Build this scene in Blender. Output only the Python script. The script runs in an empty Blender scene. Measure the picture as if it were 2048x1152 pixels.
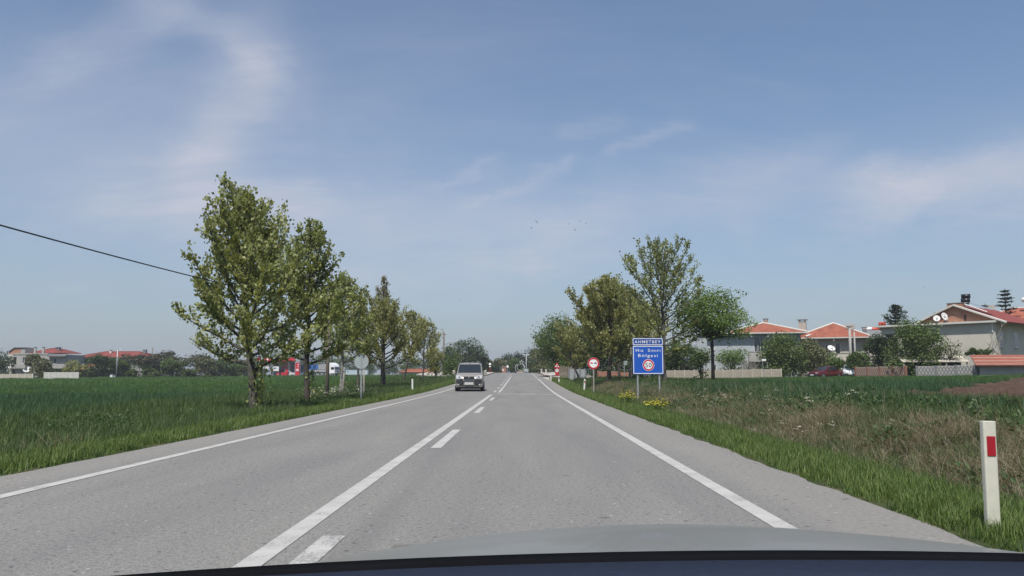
import bpy, math, random
import numpy as np
from mathutils import Vector, Matrix

# ------------------------------------------------------------------ scene, camera, sky, sun
S = bpy.context.scene
COL = S.collection
F = 1600.0
EYE = 1.2
TH = math.atan(172 / F)
PSI = math.atan(18 / F)
fwd = Vector((-math.sin(PSI) * math.cos(TH), math.cos(PSI) * math.cos(TH), math.sin(TH)))
rgt = Vector((math.cos(PSI), math.sin(PSI), 0))
upv = rgt.cross(fwd)
cd = bpy.data.cameras.new('camera')
cd.sensor_width = 36
cd.lens = F / 2048 * 36
cd.clip_start = 0.05
cd.clip_end = 6000
cam = bpy.data.objects.new('camera', cd)
COL.objects.link(cam)
cam.matrix_world = Matrix(((rgt.x, upv.x, -fwd.x, 0), (rgt.y, upv.y, -fwd.y, 0), (rgt.z, upv.z, -fwd.z, EYE), (0, 0, 0, 1)))
S.camera = cam

SUN_EL, SUN_AZ = math.radians(59), math.radians(192)      # azimuth clockwise from +Y
world = bpy.data.worlds.new('World')
S.world = world
world.use_nodes = True
nt = world.node_tree
nt.nodes.clear()
N = nt.nodes.new
L = nt.links.new


def wmath(op, a, b=None, c=None):
    n = N('ShaderNodeMath'); n.operation = op
    for i, v in enumerate((a, b, c)):
        if v is None: continue
        if isinstance(v, (int, float)): n.inputs[i].default_value = v
        else: L(v, n.inputs[i])
    return n.outputs[0]


sky = N('ShaderNodeTexSky')
sky.sky_type = 'NISHITA'
sky.sun_disc = False
sky.sun_elevation = SUN_EL
sky.sun_rotation = SUN_AZ
sky.altitude = 60
sky.air_density = 1.0
sky.dust_density = 0.7
sky.ozone_density = 2.0
tc = N('ShaderNodeTexCoord')
sep = N('ShaderNodeSeparateXYZ')
L(tc.outputs['Generated'], sep.inputs[0])
zc = wmath('MAXIMUM', sep.outputs[2], 0.0)
den = wmath('ADD', zc, 0.30)
cu = wmath('DIVIDE', sep.outputs[0], den)
cv = wmath('DIVIDE', sep.outputs[1], den)
cmb = N('ShaderNodeCombineXYZ')
L(cu, cmb.inputs[0]); L(cv, cmb.inputs[1])


def cloud_noise(scale, loc, rot, stretch, detail, rough, dist):
    mp = N('ShaderNodeMapping')
    mp.inputs['Location'].default_value = loc
    mp.inputs['Rotation'].default_value = (0, 0, rot)
    mp.inputs['Scale'].default_value = stretch
    L(cmb.outputs[0], mp.inputs[0])
    nz = N('ShaderNodeTexNoise')
    nz.inputs['Scale'].default_value = scale
    nz.inputs['Detail'].default_value = detail
    nz.inputs['Roughness'].default_value = rough
    nz.inputs['Distortion'].default_value = dist
    L(mp.outputs[0], nz.inputs[0])
    return nz.outputs[0]


def wramp(v, a, b):
    n = N('ShaderNodeMapRange'); n.interpolation_type = 'SMOOTHSTEP'
    L(v, n.inputs[0]); n.inputs[1].default_value = a; n.inputs[2].default_value = b
    return n.outputs[0]


broad = wramp(cloud_noise(1.1, (0.8, 0.3, 0), 0.5, (1, 0.8, 1), 4, 0.5, 0.5), 0.34, 0.74)
wisp = wramp(cloud_noise(1.9, (3.1, 1.7, 2), -0.75, (0.7, 2.0, 1), 8, 0.62, 0.9), 0.42, 0.82)
fine = wramp(cloud_noise(4.5, (1.2, 5.0, 4), -0.6, (0.5, 2.2, 1), 9, 0.65, 1.2), 0.45, 0.85)
# cirrus banks by direction: tangents to the right of and above the road's direction, frayed by noise
ysafe = wmath('MAXIMUM', sep.outputs[1], 0.05)
ta0 = wmath('DIVIDE', sep.outputs[0], ysafe)
tb0 = wmath('DIVIDE', sep.outputs[2], ysafe)
w1 = cloud_noise(2.2, (7, 3, 1), 0.3, (1, 1, 1), 6, 0.6, 0.4)
w2 = cloud_noise(2.2, (1, 9, 6), 0.3, (1, 1, 1), 6, 0.6, 0.4)
ta = wmath('ADD', ta0, wmath('MULTIPLY', wmath('SUBTRACT', w1, 0.5), 0.16))
tb = wmath('ADD', tb0, wmath('MULTIPLY', wmath('SUBTRACT', w2, 0.5), 0.16))
front = wramp(sep.outputs[1], 0.05, 0.4)


def bank(x0, y0, x1, y1, w, amp):
    """soft streak of cloud between two directions"""
    ax, ay = (x0 - 1042) / F, (748 - y0) / F
    bx, by = (x1 - 1042) / F, (748 - y1) / F
    ln = math.hypot(bx - ax, by - ay); ux, uy = (bx - ax) / ln, (by - ay) / ln
    px_ = wmath('SUBTRACT', ta, ax); py_ = wmath('SUBTRACT', tb, ay)
    t = wmath('ADD', wmath('MULTIPLY', px_, ux), wmath('MULTIPLY', py_, uy))
    n = wmath('ADD', wmath('MULTIPLY', px_, -uy), wmath('MULTIPLY', py_, ux))
    tc_ = wmath('SUBTRACT', t, wmath('MINIMUM', wmath('MAXIMUM', t, 0.0), ln))
    d2 = wmath('ADD', wmath('MULTIPLY', n, n), wmath('MULTIPLY', tc_, wmath('MULTIPLY', tc_, 0.35)))
    return wmath('MULTIPLY', wmath('EXPONENT', wmath('MULTIPLY', d2, -1.0 / (w / F) ** 2)), amp)


banks = None
for a in ((210, -60, 460, 105, 46, .24), (450, 100, 405, 330, 80, .26), (0, 250, 330, 330, 190, .26), (250, 420, 900, 470, 100, .14), (560, 440, 1150, 470, 80, .22), (940, 420, 1140, 335, 16, .16), (860, 370, 955, 335, 14, .14),
          (1260, 300, 1360, 250, 16, .15), (1100, 460, 1600, 330, 60, .22), (1780, 400, 2060, 320, 52, .40), (1500, 420, 2050, 380, 60, .2), (100, 90, 250, 10, 60, .2), (1130, 250, 1240, 240, 14, .10)):
    b_ = bank(*a); banks = b_ if banks is None else wmath('ADD', banks, b_)
banks = wmath('MULTIPLY', banks, front)
tex = wmath('ADD', wmath('MULTIPLY', wisp, 0.55), wmath('MULTIPLY', fine, 0.25))
cl = wmath('ADD', wmath('MULTIPLY', broad, 0.10), wmath('MULTIPLY', tex, 0.16))
cl = wmath('ADD', cl, wmath('MULTIPLY', banks, wmath('ADD', wmath('MULTIPLY', tex, 1.1), 0.95)))
cl = wmath('MINIMUM', wmath('ADD', cl, 0.05), 0.85)
mixc = N('ShaderNodeMix'); mixc.data_type = 'RGBA'
L(cl, mixc.inputs['Factor'])
hsv = N('ShaderNodeHueSaturation')
hsv.inputs['Saturation'].default_value = 1.08
hsv.inputs['Value'].default_value = 1.0
L(sky.outputs[0], hsv.inputs['Color'])
hz = wmath('MULTIPLY', wmath('EXPONENT', wmath('MULTIPLY', zc, -5.5)), 0.88)
mixh = N('ShaderNodeMix'); mixh.data_type = 'RGBA'
L(hz, mixh.inputs['Factor']); L(hsv.outputs[0], mixh.inputs['A']); mixh.inputs['B'].default_value = (2.2, 2.65, 3.45, 1)
L(mixh.outputs['Result'], mixc.inputs['A'])
mixc.inputs['B'].default_value = (4.75, 4.88, 5.6, 1)
bg = N('ShaderNodeBackground')
bg.inputs['Strength'].default_value = 0.08
L(mixc.outputs['Result'], bg.inputs['Color'])
wo = N('ShaderNodeOutputWorld')
L(bg.outputs[0], wo.inputs['Surface'])

sd = bpy.data.lights.new('sun', 'SUN')
sd.energy = 3.4
sd.angle = math.radians(0.8)
sd.color = (1.0, 0.955, 0.89)
sun = bpy.data.objects.new('sun', sd)
COL.objects.link(sun)
sdir = Vector((math.sin(SUN_AZ) * math.cos(SUN_EL), math.cos(SUN_AZ) * math.cos(SUN_EL), math.sin(SUN_EL)))
sun.rotation_euler = sdir.to_track_quat('Z', 'Y').to_euler()

S.view_settings.view_transform = 'Standard'
S.view_settings.look = 'None'
S.view_settings.exposure = 0.6
S.view_settings.gamma = 1.0
S.render.engine = 'CYCLES'
S.cycles.use_denoising = True
S.cycles.max_bounces = 6
S.cycles.transparent_max_bounces = 6
S.cycles.use_adaptive_sampling = True
S.cycles.adaptive_threshold = 0.015

# ------------------------------------------------------------------ pixel -> place


def ray(px, py):
    return fwd + rgt * ((px - 1024) / F) - upv * ((py - 576) / F)


def P(px, py, Y):
    d = ray(px, py)
    t = Y / d.y
    return Vector((d.x * t, Y, EYE + d.z * t))


def sst(a, b, x):
    t = np.clip((np.asarray(x, float) - a) / (b - a), 0, 1)
    return t * t * (3 - 2 * t)


def sp(x, k):
    return k * np.logaddexp(0, np.asarray(x, float) / k)


def R(y):
    """height of the road along its length: flat, rising past 50 m, crest near 165 m"""
    return 0.0133 * sp(np.asarray(y, float) - 52, 5) - 0.024 * sp(np.asarray(y, float) - 168, 6)


XL, XR = -6.35, 3.45        # edges of the asphalt


def lump(x, y, k=1.0):
    return (np.sin(x * 1.7 * k + 1.3 * np.sin(y * 0.9 * k)) * np.sin(y * 1.3 * k + 0.7 * np.sin(x * 1.1 * k + 2)) * 0.6
            + 0.4 * np.sin(x * 3.9 * k + y * 1.7 * k) * np.sin(y * 3.1 * k - x * 2.3 * k + 1))


def G(x, y):
    x = np.asarray(x, float); y = np.asarray(y, float)
    r = R(y)
    # left
    s = XL - x
    offl = np.interp(s, [-2, 0, .5, 1.2, 2.5, 5, 8], [-.06, -.03, -.03, -.10, -.18, -.16, -.10])
    fl = -.12 + .0012 * np.maximum(0, y - 20) + .0042 * np.maximum(0, y - 130) * sst(-112, -78, x) + 0.3 * sst(140, 170, y) * sst(-60, -20, x)
    zl = (r + offl) * (1 - sst(3, 22, s)) + fl * sst(3, 22, s) + .035 * lump(x, y) * sst(.8, 2.5, s)
    # right
    q = x - XR
    k = 1 - sst(70, 92, y)
    offr = np.interp(q, [-2, 0, .5, 1.1, 1.7, 2.1, 3.0, 4.3, 6, 9], [-.06, -.03, -.04, -.14, -.24, -.22, .06, .36, .47, .5])
    fr = .47 + .016 * np.maximum(0, x - 20) - .004 * np.maximum(0, y - 60)
    offr = offr * k + np.interp(q, [-2, 0, 1, 4, 9], [-.06, -.03, -.02, .05, .1]) * (1 - k)
    w = sst(5, 12, q)
    zr = (r * (1 - sst(2, 9, q)) + offr) * (1 - w) + fr * w + .07 * lump(x, y) * sst(1.2, 3, q) * (1 - .5 * sst(6, 12, q))
    far = sst(300, 420, np.hypot(x, y))
    z = np.where(x < -1.45, zl, zr)
    return z * (1 - far) + 0.0 * far


# ------------------------------------------------------------------ materials
MATS = {}


def node_mat(name):
    m = bpy.data.materials.new(name)
    m.use_nodes = True
    m.node_tree.nodes.clear()
    return m, m.node_tree


class NT:
    def __init__(s, t): s.t = t

    def n(s, typ, **kw):
        nd = s.t.nodes.new(typ)
        for k, v in kw.items(): setattr(nd, k, v)
        return nd

    def set(s, nd, **kw):
        for k, v in kw.items():
            key = k.replace('_', ' ')
            if isinstance(v, bpy.types.NodeSocket): s.t.links.new(v, nd.inputs[key])
            else: nd.inputs[key].default_value = v
        return nd

    def link(s, a, b): s.t.links.new(a, b)

    def noise(s, vec, scale, detail=4, rough=.55, dist=0):
        nd = s.n('ShaderNodeTexNoise')
        if vec is not None: s.link(vec, nd.inputs['Vector'])
        nd.inputs['Scale'].default_value = scale; nd.inputs['Detail'].default_value = detail
        nd.inputs['Roughness'].default_value = rough; nd.inputs['Distortion'].default_value = dist
        return nd.outputs[0]

    def ramp(s, fac, stops):
        nd = s.n('ShaderNodeValToRGB')
        el = nd.color_ramp.elements
        el[0].position = stops[0][0]; el[0].color = (*stops[0][1], 1)
        el[1].position = stops[-1][0]; el[1].color = (*stops[-1][1], 1)
        for p, c in stops[1:-1]:
            e = el.new(p); e.color = (*c, 1)
        s.link(fac, nd.inputs[0])
        return nd.outputs[0]

    def mix(s, fac, a, b, blend='MIX'):
        nd = s.n('ShaderNodeMix', data_type='RGBA', blend_type=blend)
        for sock, v in ((nd.inputs['Factor'], fac), (nd.inputs['A'], a), (nd.inputs['B'], b)):
            if isinstance(v, bpy.types.NodeSocket): s.link(v, sock)
            elif isinstance(v, (int, float)): sock.default_value = v
            else: sock.default_value = (*v, 1)
        return nd.outputs['Result']

    def rng(s, v, a, b, c=0.0, d=1.0):
        nd = s.n('ShaderNodeMapRange')
        s.link(v, nd.inputs[0])
        for i, x in enumerate((a, b, c, d)): nd.inputs[i + 1].default_value = x
        return nd.outputs[0]

    def math(s, op, a, b):
        nd = s.n('ShaderNodeMath', operation=op)
        for i, v in enumerate((a, b)):
            if isinstance(v, (int, float)): nd.inputs[i].default_value = v
            else: s.link(v, nd.inputs[i])
        return nd.outputs[0]

    def bump(s, h, strength, dist):
        nd = s.n('ShaderNodeBump')
        nd.inputs['Strength'].default_value = strength; nd.inputs['Distance'].default_value = dist
        s.link(h, nd.inputs['Height'])
        return nd.outputs[0]

    def out(s, sh):
        o = s.n('ShaderNodeOutputMaterial'); s.link(sh, o.inputs['Surface'])

    def pbr(s, color, rough=.8, metal=0.0, normal=None, coat=0.0, spec=.5):
        b = s.n('ShaderNodeBsdfPrincipled')
        if isinstance(color, bpy.types.NodeSocket): s.link(color, b.inputs['Base Color'])
        else: b.inputs['Base Color'].default_value = (*color, 1)
        if isinstance(rough, bpy.types.NodeSocket): s.link(rough, b.inputs['Roughness'])
        else: b.inputs['Roughness'].default_value = rough
        b.inputs['Metallic'].default_value = metal
        b.inputs['Coat Weight'].default_value = coat
        b.inputs['Specular IOR Level'].default_value = spec
        if normal is not None: s.link(normal, b.inputs['Normal'])
        s.out(b.outputs[0])
        return b


def mat(name, col, rough=.8, var=.12, scale=3.0, metal=0.0, coat=0.0, bump=0.0, dirt=0.0, spec=.5):
    """plain painted / rendered / metal surface with uneven colour, dirt and fine relief"""
    if name in MATS: return MATS[name]
    m, t = node_mat(name); n = NT(t)
    vec = n.n('ShaderNodeTexCoord').outputs['Object']
    nz = n.noise(vec, scale, 6, .6)
    c = n.ramp(nz, [(.3, tuple(x * (1 - var) for x in col)), (.7, tuple(min(1, x * (1 + var)) for x in col))])
    if dirt:
        d = n.rng(n.noise(vec, scale * .35, 5, .65, .5), .5, .72, 0, dirt)
        c = n.mix(d, c, (.13, .115, .09))
    nm = n.bump(n.noise(vec, scale * 12, 3), bump, .02) if bump else None
    n.pbr(c, rough, metal, nm, coat, spec)
    MATS[name] = m
    return m


def leaf_mat(name, stops, trans=.35, rough=.55):
    if name in MATS: return MATS[name]
    m, t = node_mat(name); n = NT(t)
    geo = n.n('ShaderNodeNewGeometry')
    oi = n.n('ShaderNodeObjectInfo')
    v = n.math('ADD', n.math('MULTIPLY', geo.outputs['Random Per Island'], .75), n.math('MULTIPLY', oi.outputs['Random'], .25))
    k = len(stops)
    c = n.ramp(v, [(i / (k - 1), s_) for i, s_ in enumerate(stops)])
    pb = n.n('ShaderNodeBsdfPrincipled')
    n.link(c, pb.inputs['Base Color']); pb.inputs['Roughness'].default_value = rough
    pb.inputs['Specular IOR Level'].default_value = .35
    tr = n.n('ShaderNodeBsdfTranslucent')
    c2 = n.mix(1.0, c, (1.25, 1.15, .55), 'MULTIPLY')
    n.link(c2, tr.inputs['Color'])
    mx = n.n('ShaderNodeMixShader'); mx.inputs[0].default_value = trans
    n.link(pb.outputs[0], mx.inputs[1]); n.link(tr.outputs[0], mx.inputs[2])
    n.out(mx.outputs[0])
    MATS[name] = m
    return m


def asphalt_mat():
    m, t = node_mat('asphalt'); n = NT(t)
    geo = n.n('ShaderNodeNewGeometry')
    pos = geo.outputs['Position']
    sx = n.n('ShaderNodeSeparateXYZ'); n.link(pos, sx.inputs[0])
    st = n.n('ShaderNodeMapping'); st.inputs['Scale'].default_value = (1, .12, 1); n.link(pos, st.inputs[0])
    speck = n.noise(pos, 60, 3, .75)
    mid = n.noise(pos, 22, 4, .65)
    large = n.noise(st.outputs[0], .9, 5, .6, .4)
    c = n.ramp(speck, [(.27, (.06, .058, .055)), (.42, (.175, .170, .160)), (.56, (.228, .222, .208)), (.66, (.30, .293, .278)), (.76, (.46, .45, .43))])
    c = n.mix(.8, c, n.ramp(mid, [(.30, (.5, .5, .5)), (.48, (.95, .95, .95)), (.7, (1.1, 1.1, 1.1))]), 'MULTIPLY')
    c = n.mix(1.0, c, n.ramp(large, [(.3, (.83, .84, .86)), (.7, (1.08, 1.07, 1.04))]), 'MULTIPLY')
    # worn, paler, sandy shoulders outside the edge lines
    ed = n.noise(pos, 2.2, 4, .6)
    xr = n.math('ADD', sx.outputs[0], n.math('MULTIPLY', n.math('SUBTRACT', ed, .5), .5))
    shr = n.rng(xr, 2.2, 2.6)
    shl = n.rng(xr, -5.25, -5.65)
    sh = n.math('MULTIPLY', n.math('MAXIMUM', shr, shl), .6)
    c = n.mix(sh, c, n.ramp(mid, [(.3, (.19, .178, .158)), (.7, (.27, .255, .23))]))
    # a long darker seam right of the middle line and small tar spots
    seam = n.math('MULTIPLY', n.rng(n.math('ABSOLUTE', n.math('ADD', sx.outputs[0], 1.15), 0), .22, .05), n.rng(n.noise(st.outputs[0], .55, 3), .5, .62, 0, .3))
    c = n.mix(seam, c, (.1, .1, .102))
    vo = n.n('ShaderNodeTexVoronoi'); vo.inputs['Scale'].default_value = 1.6; n.link(pos, vo.inputs['Vector'])
    spot = n.math('MULTIPLY', n.rng(vo.outputs['Distance'], .09, .035), n.rng(n.noise(pos, .8, 2), .5, .56))
    spot = n.math('MULTIPLY', spot, n.rng(n.noise(pos, 30, 3), .42, .55))
    c = n.mix(n.math('MULTIPLY', spot, .85), c, (.045, .044, .046))
    v2 = n.n('ShaderNodeTexVoronoi'); v2.inputs['Scale'].default_value = 11; n.link(pos, v2.inputs['Vector'])
    sc2 = n.n('ShaderNodeSeparateColor'); n.link(v2.outputs['Color'], sc2.inputs[0])
    pit = n.math('MULTIPLY', n.rng(v2.outputs['Distance'], .26, .14), n.rng(sc2.outputs[0], .80, .84))
    c = n.mix(n.math('MULTIPLY', pit, .8), c, (.05, .049, .047))
    chip = n.math('MULTIPLY', n.rng(v2.outputs['Distance'], .2, .1), n.rng(sc2.outputs[1], .86, .9))
    c = n.mix(n.math('MULTIPLY', chip, .7), c, (.46, .45, .43))
    h = n.math('ADD', n.math('MULTIPLY', speck, .6), mid)
    n.pbr(c, .88, 0, n.bump(h, .55, .012), 0, .35)
    return m


def paint_mat(name, wear):
    m, t = node_mat(name); n = NT(t)
    pos = n.n('ShaderNodeNewGeometry').outputs['Position']
    a = n.noise(pos, 38, 5, .72)
    b = n.noise(pos, 3.1, 4, .6)
    k = n.rng(n.math('ADD', a, n.math('MULTIPLY', b, .5)), .64 + wear, .72 + wear)
    base = n.ramp(b, [(.3, (.36, .35, .33)), (.7, (.45, .44, .415))])
    c = n.mix(k, (.2, .196, .188), base)
    n.pbr(c, .75, 0, n.bump(n.noise(pos, 80, 3), .4, .008))
    return m


def ground_mat(name, stops, scale, bump=.4):
    m, t = node_mat(name); n = NT(t)
    pos = n.n('ShaderNodeNewGeometry').outputs['Position']
    a = n.noise(pos, scale, 8, .65, .3)
    c = n.ramp(a, stops)
    b = n.noise(pos, scale * 11, 5, .7)
    c = n.mix(.7, c, n.ramp(b, [(.3, (.55, .55, .55)), (.7, (1.25, 1.25, 1.25))]), 'MULTIPLY')
    n.pbr(c, .95, 0, n.bump(b, bump, .05), 0, .2)
    return m


def roof_mat(name, col):
    m, t = node_mat(name); n = NT(t)
    vec = n.n('ShaderNodeTexCoord').outputs['Object']
    w = n.n('ShaderNodeTexWave', wave_type='BANDS', bands_direction='X')
    n.link(vec, w.inputs['Vector']); w.inputs['Scale'].default_value = 1.6; w.inputs['Distortion'].default_value = .2
    w2 = n.n('ShaderNodeTexWave', wave_type='BANDS', bands_direction='Z')
    n.link(vec, w2.inputs['Vector']); w2.inputs['Scale'].default_value = 2.6
    nz = n.noise(vec, 1.3, 6, .7)
    c = n.ramp(nz, [(.3, tuple(x * .72 for x in col)), (.5, col), (.72, tuple(min(1, x * 1.25) for x in col))])
    c = n.mix(.35, c, n.ramp(w2.outputs['Fac'], [(0, (.55, .5, .48)), (.4, (1, 1, 1))]), 'MULTIPLY')
    hh = n.math('ADD', w.outputs['Fac'], w2.outputs['Fac'])
    n.pbr(c, .85, 0, n.bump(hh, .6, .05), 0, .3)
    return m


def brick_mat(name, c1, c2, mortar, sc=1.0):
    m, t = node_mat(name); n = NT(t)
    tcn = n.n('ShaderNodeTexCoord').outputs['Object']
    mp = n.n('ShaderNodeMapping'); mp.inputs['Rotation'].default_value = (math.pi / 2, 0, 0)
    n.link(tcn, mp.inputs[0])
    b = n.n('ShaderNodeTexBrick')
    n.link(mp.outputs[0], b.inputs['Vector'])
    b.inputs['Color1'].default_value = (*c1, 1); b.inputs['Color2'].default_value = (*c2, 1); b.inputs['Mortar'].default_value = (*mortar, 1)
    b.inputs['Scale'].default_value = sc; b.inputs['Brick Width'].default_value = .3; b.inputs['Row Height'].default_value = .15
    b.inputs['Mortar Size'].default_value = .012
    nz = n.noise(tcn, 2.2, 6, .7)
    c = n.mix(.6, b.outputs['Color'], n.ramp(nz, [(.3, (.65, .62, .6)), (.7, (1.2, 1.15, 1.1))]), 'MULTIPLY')
    n.pbr(c, .92, 0, n.bump(b.outputs['Fac'], -.4, .02))
    return m


M_ASPH = asphalt_mat()
M_LINE = paint_mat('road_paint', -.06)
M_LINEW = paint_mat('worn_road_paint', .02)
M_EARTH = ground_mat('verge_earth', [(.25, (.030, .042, .016)), (.5, (.05, .064, .022)), (.75, (.10, .085, .045))], .9)
M_SOIL = ground_mat('ploughed_soil', [(.2, (.050, .030, .021)), (.5, (.085, .052, .037)), (.8, (.135, .092, .068))], 1.6, .8)
M_PAVE = mat('pale_paving', (.43, .39, .34), .9, .12, .7, dirt=.3)
M_KERB = mat('kerb_stone', (.34, .28, .24), .9, .15, 2, dirt=.4)
M_BARK = mat('bark', (.085, .077, .064), .95, .4, 7, bump=.6)
M_BARKP = mat('pale_bark', (.22, .21, .185), .95, .5, 5, bump=.5)
M_BARKD = mat('dark_bark', (.06, .05, .042), .95, .4, 8, bump=.6)
M_TWIG = mat('bare_twig', (.26, .235, .20), .95, .25, 6)
PLANE = leaf_mat('plane_leaves', [(0.120, 0.157, 0.043), (0.209, 0.247, 0.077), (0.296, 0.323, 0.120), (0.433, 0.443, 0.230)], .38)
PLANEY = leaf_mat('young_plane_leaves', [(0.132, 0.152, 0.039), (0.218, 0.231, 0.075), (0.304, 0.310, 0.126), (0.409, 0.403, 0.216)], .38)
PLANEB = leaf_mat('brownish_young_leaves', [(.13, .115, .06), (.19, .165, .085), (.22, .215, .10), (.29, .27, .16)], .3)
GREEN = leaf_mat('green_leaves', [(0.037, 0.068, 0.016), (0.069, 0.116, 0.029), (0.109, 0.163, 0.046), (0.161, 0.210, 0.072)], .35)
ACAC = leaf_mat('acacia_leaves', [(0.061, 0.110, 0.023), (0.103, 0.173, 0.040), (0.157, 0.237, 0.060), (0.218, 0.300, 0.100)], .4)
DARKG = leaf_mat('dark_leaves', [(.02, .04, .010), (.036, .066, .016), (.06, .095, .026), (.09, .125, .04)], .25)
OLIVE = leaf_mat('olive_leaves', [(.07, .08, .032), (.115, .125, .05), (.16, .17, .08), (.22, .23, .13)], .25)
PINE = leaf_mat('pine_needles', [(.016, .026, .014), (.028, .042, .02), (.042, .058, .028), (.06, .075, .036)], .12)
PINEB = leaf_mat('brown_pine_needles', [(.04, .045, .022), (.065, .066, .034), (.085, .082, .045), (.12, .11, .065)], .12)
GRASS = leaf_mat('fresh_grass', [(0.049, 0.093, 0.017), (0.092, 0.152, 0.032), (0.140, 0.201, 0.049), (0.216, 0.255, 0.102)], .35)
GRASSD = leaf_mat('deep_grass', [(0.028, 0.057, 0.017), (0.045, 0.085, 0.025), (0.070, 0.119, 0.036), (0.120, 0.157, 0.070)], .3)
STRAW = leaf_mat('dry_straw', [(0.107, 0.084, 0.049), (0.180, 0.150, 0.095), (0.246, 0.211, 0.147), (0.344, 0.317, 0.247)], .2, .8)
WHEAT = leaf_mat('wheat_blades', [(.020, .055, .020), (.032, .08, .030), (.048, .105, .040), (.075, .14, .06)], .3)
WHEATL = leaf_mat('light_wheat_blades', [(.035, .085, .016), (.052, .115, .022), (.072, .145, .030), (.10, .18, .05)], .3)
WEED = leaf_mat('broad_weeds', [(.028, .06, .018), (.045, .09, .028), (.07, .12, .04), (.10, .15, .06)], .3)
PETW = leaf_mat('white_petals', [(.55, .55, .48), (.62, .62, .55), (.68, .68, .6), (.74, .74, .66)], .3)
PETY = leaf_mat('yellow_petals', [(.42, .38, .02), (.52, .47, .03), (.60, .54, .04), (.68, .62, .08)], .3)

# ------------------------------------------------------------------ mesh helpers


class MB:
    """collects shapes, build() links them as ONE mesh object"""

    def __init__(s): s.v = []; s.f = []

    def add(s, vs, fs):
        o = len(s.v); s.v += [tuple(v) for v in vs]; s.f += [tuple(o + i for i in f) for f in fs]; return s

    def box(s, c, d, rz=0, rx=0, ry=0):
        m = Matrix.Translation(Vector(c)) @ Matrix.Rotation(rz, 4, 'Z') @ Matrix.Rotation(rx, 4, 'X') @ Matrix.Rotation(ry, 4, 'Y')
        x, y, z = (k / 2 for k in d)
        vs = [m @ Vector(p) for p in ((-x, -y, -z), (x, -y, -z), (x, y, -z), (-x, y, -z), (-x, -y, z), (x, -y, z), (x, y, z), (-x, y, z))]
        return s.add(vs, [(3, 2, 1, 0), (4, 5, 6, 7), (0, 1, 5, 4), (1, 2, 6, 5), (2, 3, 7, 6), (3, 0, 4, 7)])

    def b2(s, x0, x1, y0, y1, z0, z1):
        return s.box(((x0 + x1) / 2, (y0 + y1) / 2, (z0 + z1) / 2), (x1 - x0, y1 - y0, z1 - z0))

    def tube(s, pts, rads, k=8, cap=True):
        pts = [Vector(p) for p in pts]
        rings = []
        prev = None
        for i, p in enumerate(pts):
            d = (pts[min(i + 1, len(pts) - 1)] - pts[max(i - 1, 0)])
            if d.length < 1e-9: d = Vector((0, 0, 1))
            d.normalize()
            a = prev if prev is not None else (Vector((1, 0, 0)) if abs(d.x) < .9 else Vector((0, 1, 0)))
            u = (a - d * a.dot(d)).normalized(); w = d.cross(u); prev = u
            r = rads[i] if hasattr(rads, '__len__') else rads
            rings.append([p + u * (r * math.cos(2 * math.pi * j / k)) + w * (r * math.sin(2 * math.pi * j / k)) for j in range(k)])
        o = len(s.v)
        for rg in rings: s.v += [tuple(q) for q in rg]
        for i in range(len(rings) - 1):
            for j in range(k):
                a, b = o + i * k + j, o + i * k + (j + 1) % k
                s.f.append((a, b, b + k, a + k))
        if cap:
            s.f.append(tuple(o + j for j in range(k))[::-1])
            s.f.append(tuple(o + (len(rings) - 1) * k + j for j in range(k)))
        return s

    def prism(s, poly, a, b, axis='y'):
        """poly 2D extruded from a to b; axis y: poly is (x,z); x: (y,z); z: (x,y)"""
        n = len(poly)

        def pt(p, t):
            return {'y': (p[0], t, p[1]), 'x': (t, p[0], p[1]), 'z': (p[0], p[1], t)}[axis]
        vs = [pt(p, a) for p in poly] + [pt(p, b) for p in poly]
        fs = [tuple(range(n)), tuple(range(2 * n - 1, n - 1, -1))] + [(i, n + i, n + (i + 1) % n, (i + 1) % n) for i in range(n)]
        return s.add(vs, fs)

    def ring(s, c, r0, r1, y0, y1, k=40):
        """flat annulus in the xz plane, r0=0 makes a disc"""
        o = len(s.v)
        for y in (y0, y1):
            for r in (r1, r0):
                for j in range(k):
                    a = 2 * math.pi * j / k
                    s.v.append((c[0] + r * math.cos(a), y, c[1] + r * math.sin(a)))
        for j in range(k):
            q = (j + 1) % k
            s.f.append((o + j, o + q, o + k + q, o + k + j))
            s.f.append((o + 2 * k + q, o + 2 * k + j, o + 3 * k + j, o + 3 * k + q))
            s.f.append((o + q, o + j, o + 2 * k + j, o + 2 * k + q))
            s.f.append((o + k + j, o + k + q, o + 3 * k + q, o + 3 * k + j))
        return s

    def build(s, name, m, parent=None, smooth=False, bevel=0, fix=True):
        me = bpy.data.meshes.new(name)
        me.from_pydata(s.v, [], s.f)
        if fix:
            import bmesh
            bm = bmesh.new(); bm.from_mesh(me); bmesh.ops.recalc_face_normals(bm, faces=bm.faces); bm.to_mesh(me); bm.free()
        me.materials.append(m)
        if smooth: me.shade_smooth()
        o = bpy.data.objects.new(name, me); COL.objects.link(o)
        if parent is not None: o.parent = parent
        if bevel:
            bv = o.modifiers.new('bevel', 'BEVEL'); bv.width = bevel; bv.segments = 2; bv.limit_method = 'ANGLE'
        return o


def np_mesh(name, v, f, m, parent=None, smooth=False):
    """fast mesh from arrays; f is an (n,k) array"""
    me = bpy.data.meshes.new(name)
    v = np.asarray(v, np.float32); f = np.asarray(f, np.int32)
    k = f.shape[1]
    me.vertices.add(len(v)); me.vertices.foreach_set('co', v.ravel())
    me.loops.add(f.size); me.loops.foreach_set('vertex_index', f.ravel())
    me.polygons.add(len(f)); me.polygons.foreach_set('loop_start', np.arange(0, f.size, k, dtype=np.int32))
    if smooth: me.polygons.foreach_set('use_smooth', np.ones(len(f), bool))
    me.update(calc_edges=True)
    me.materials.append(m)
    o = bpy.data.objects.new(name, me); COL.objects.link(o)
    if parent is not None: o.parent = parent
    return o


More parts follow.
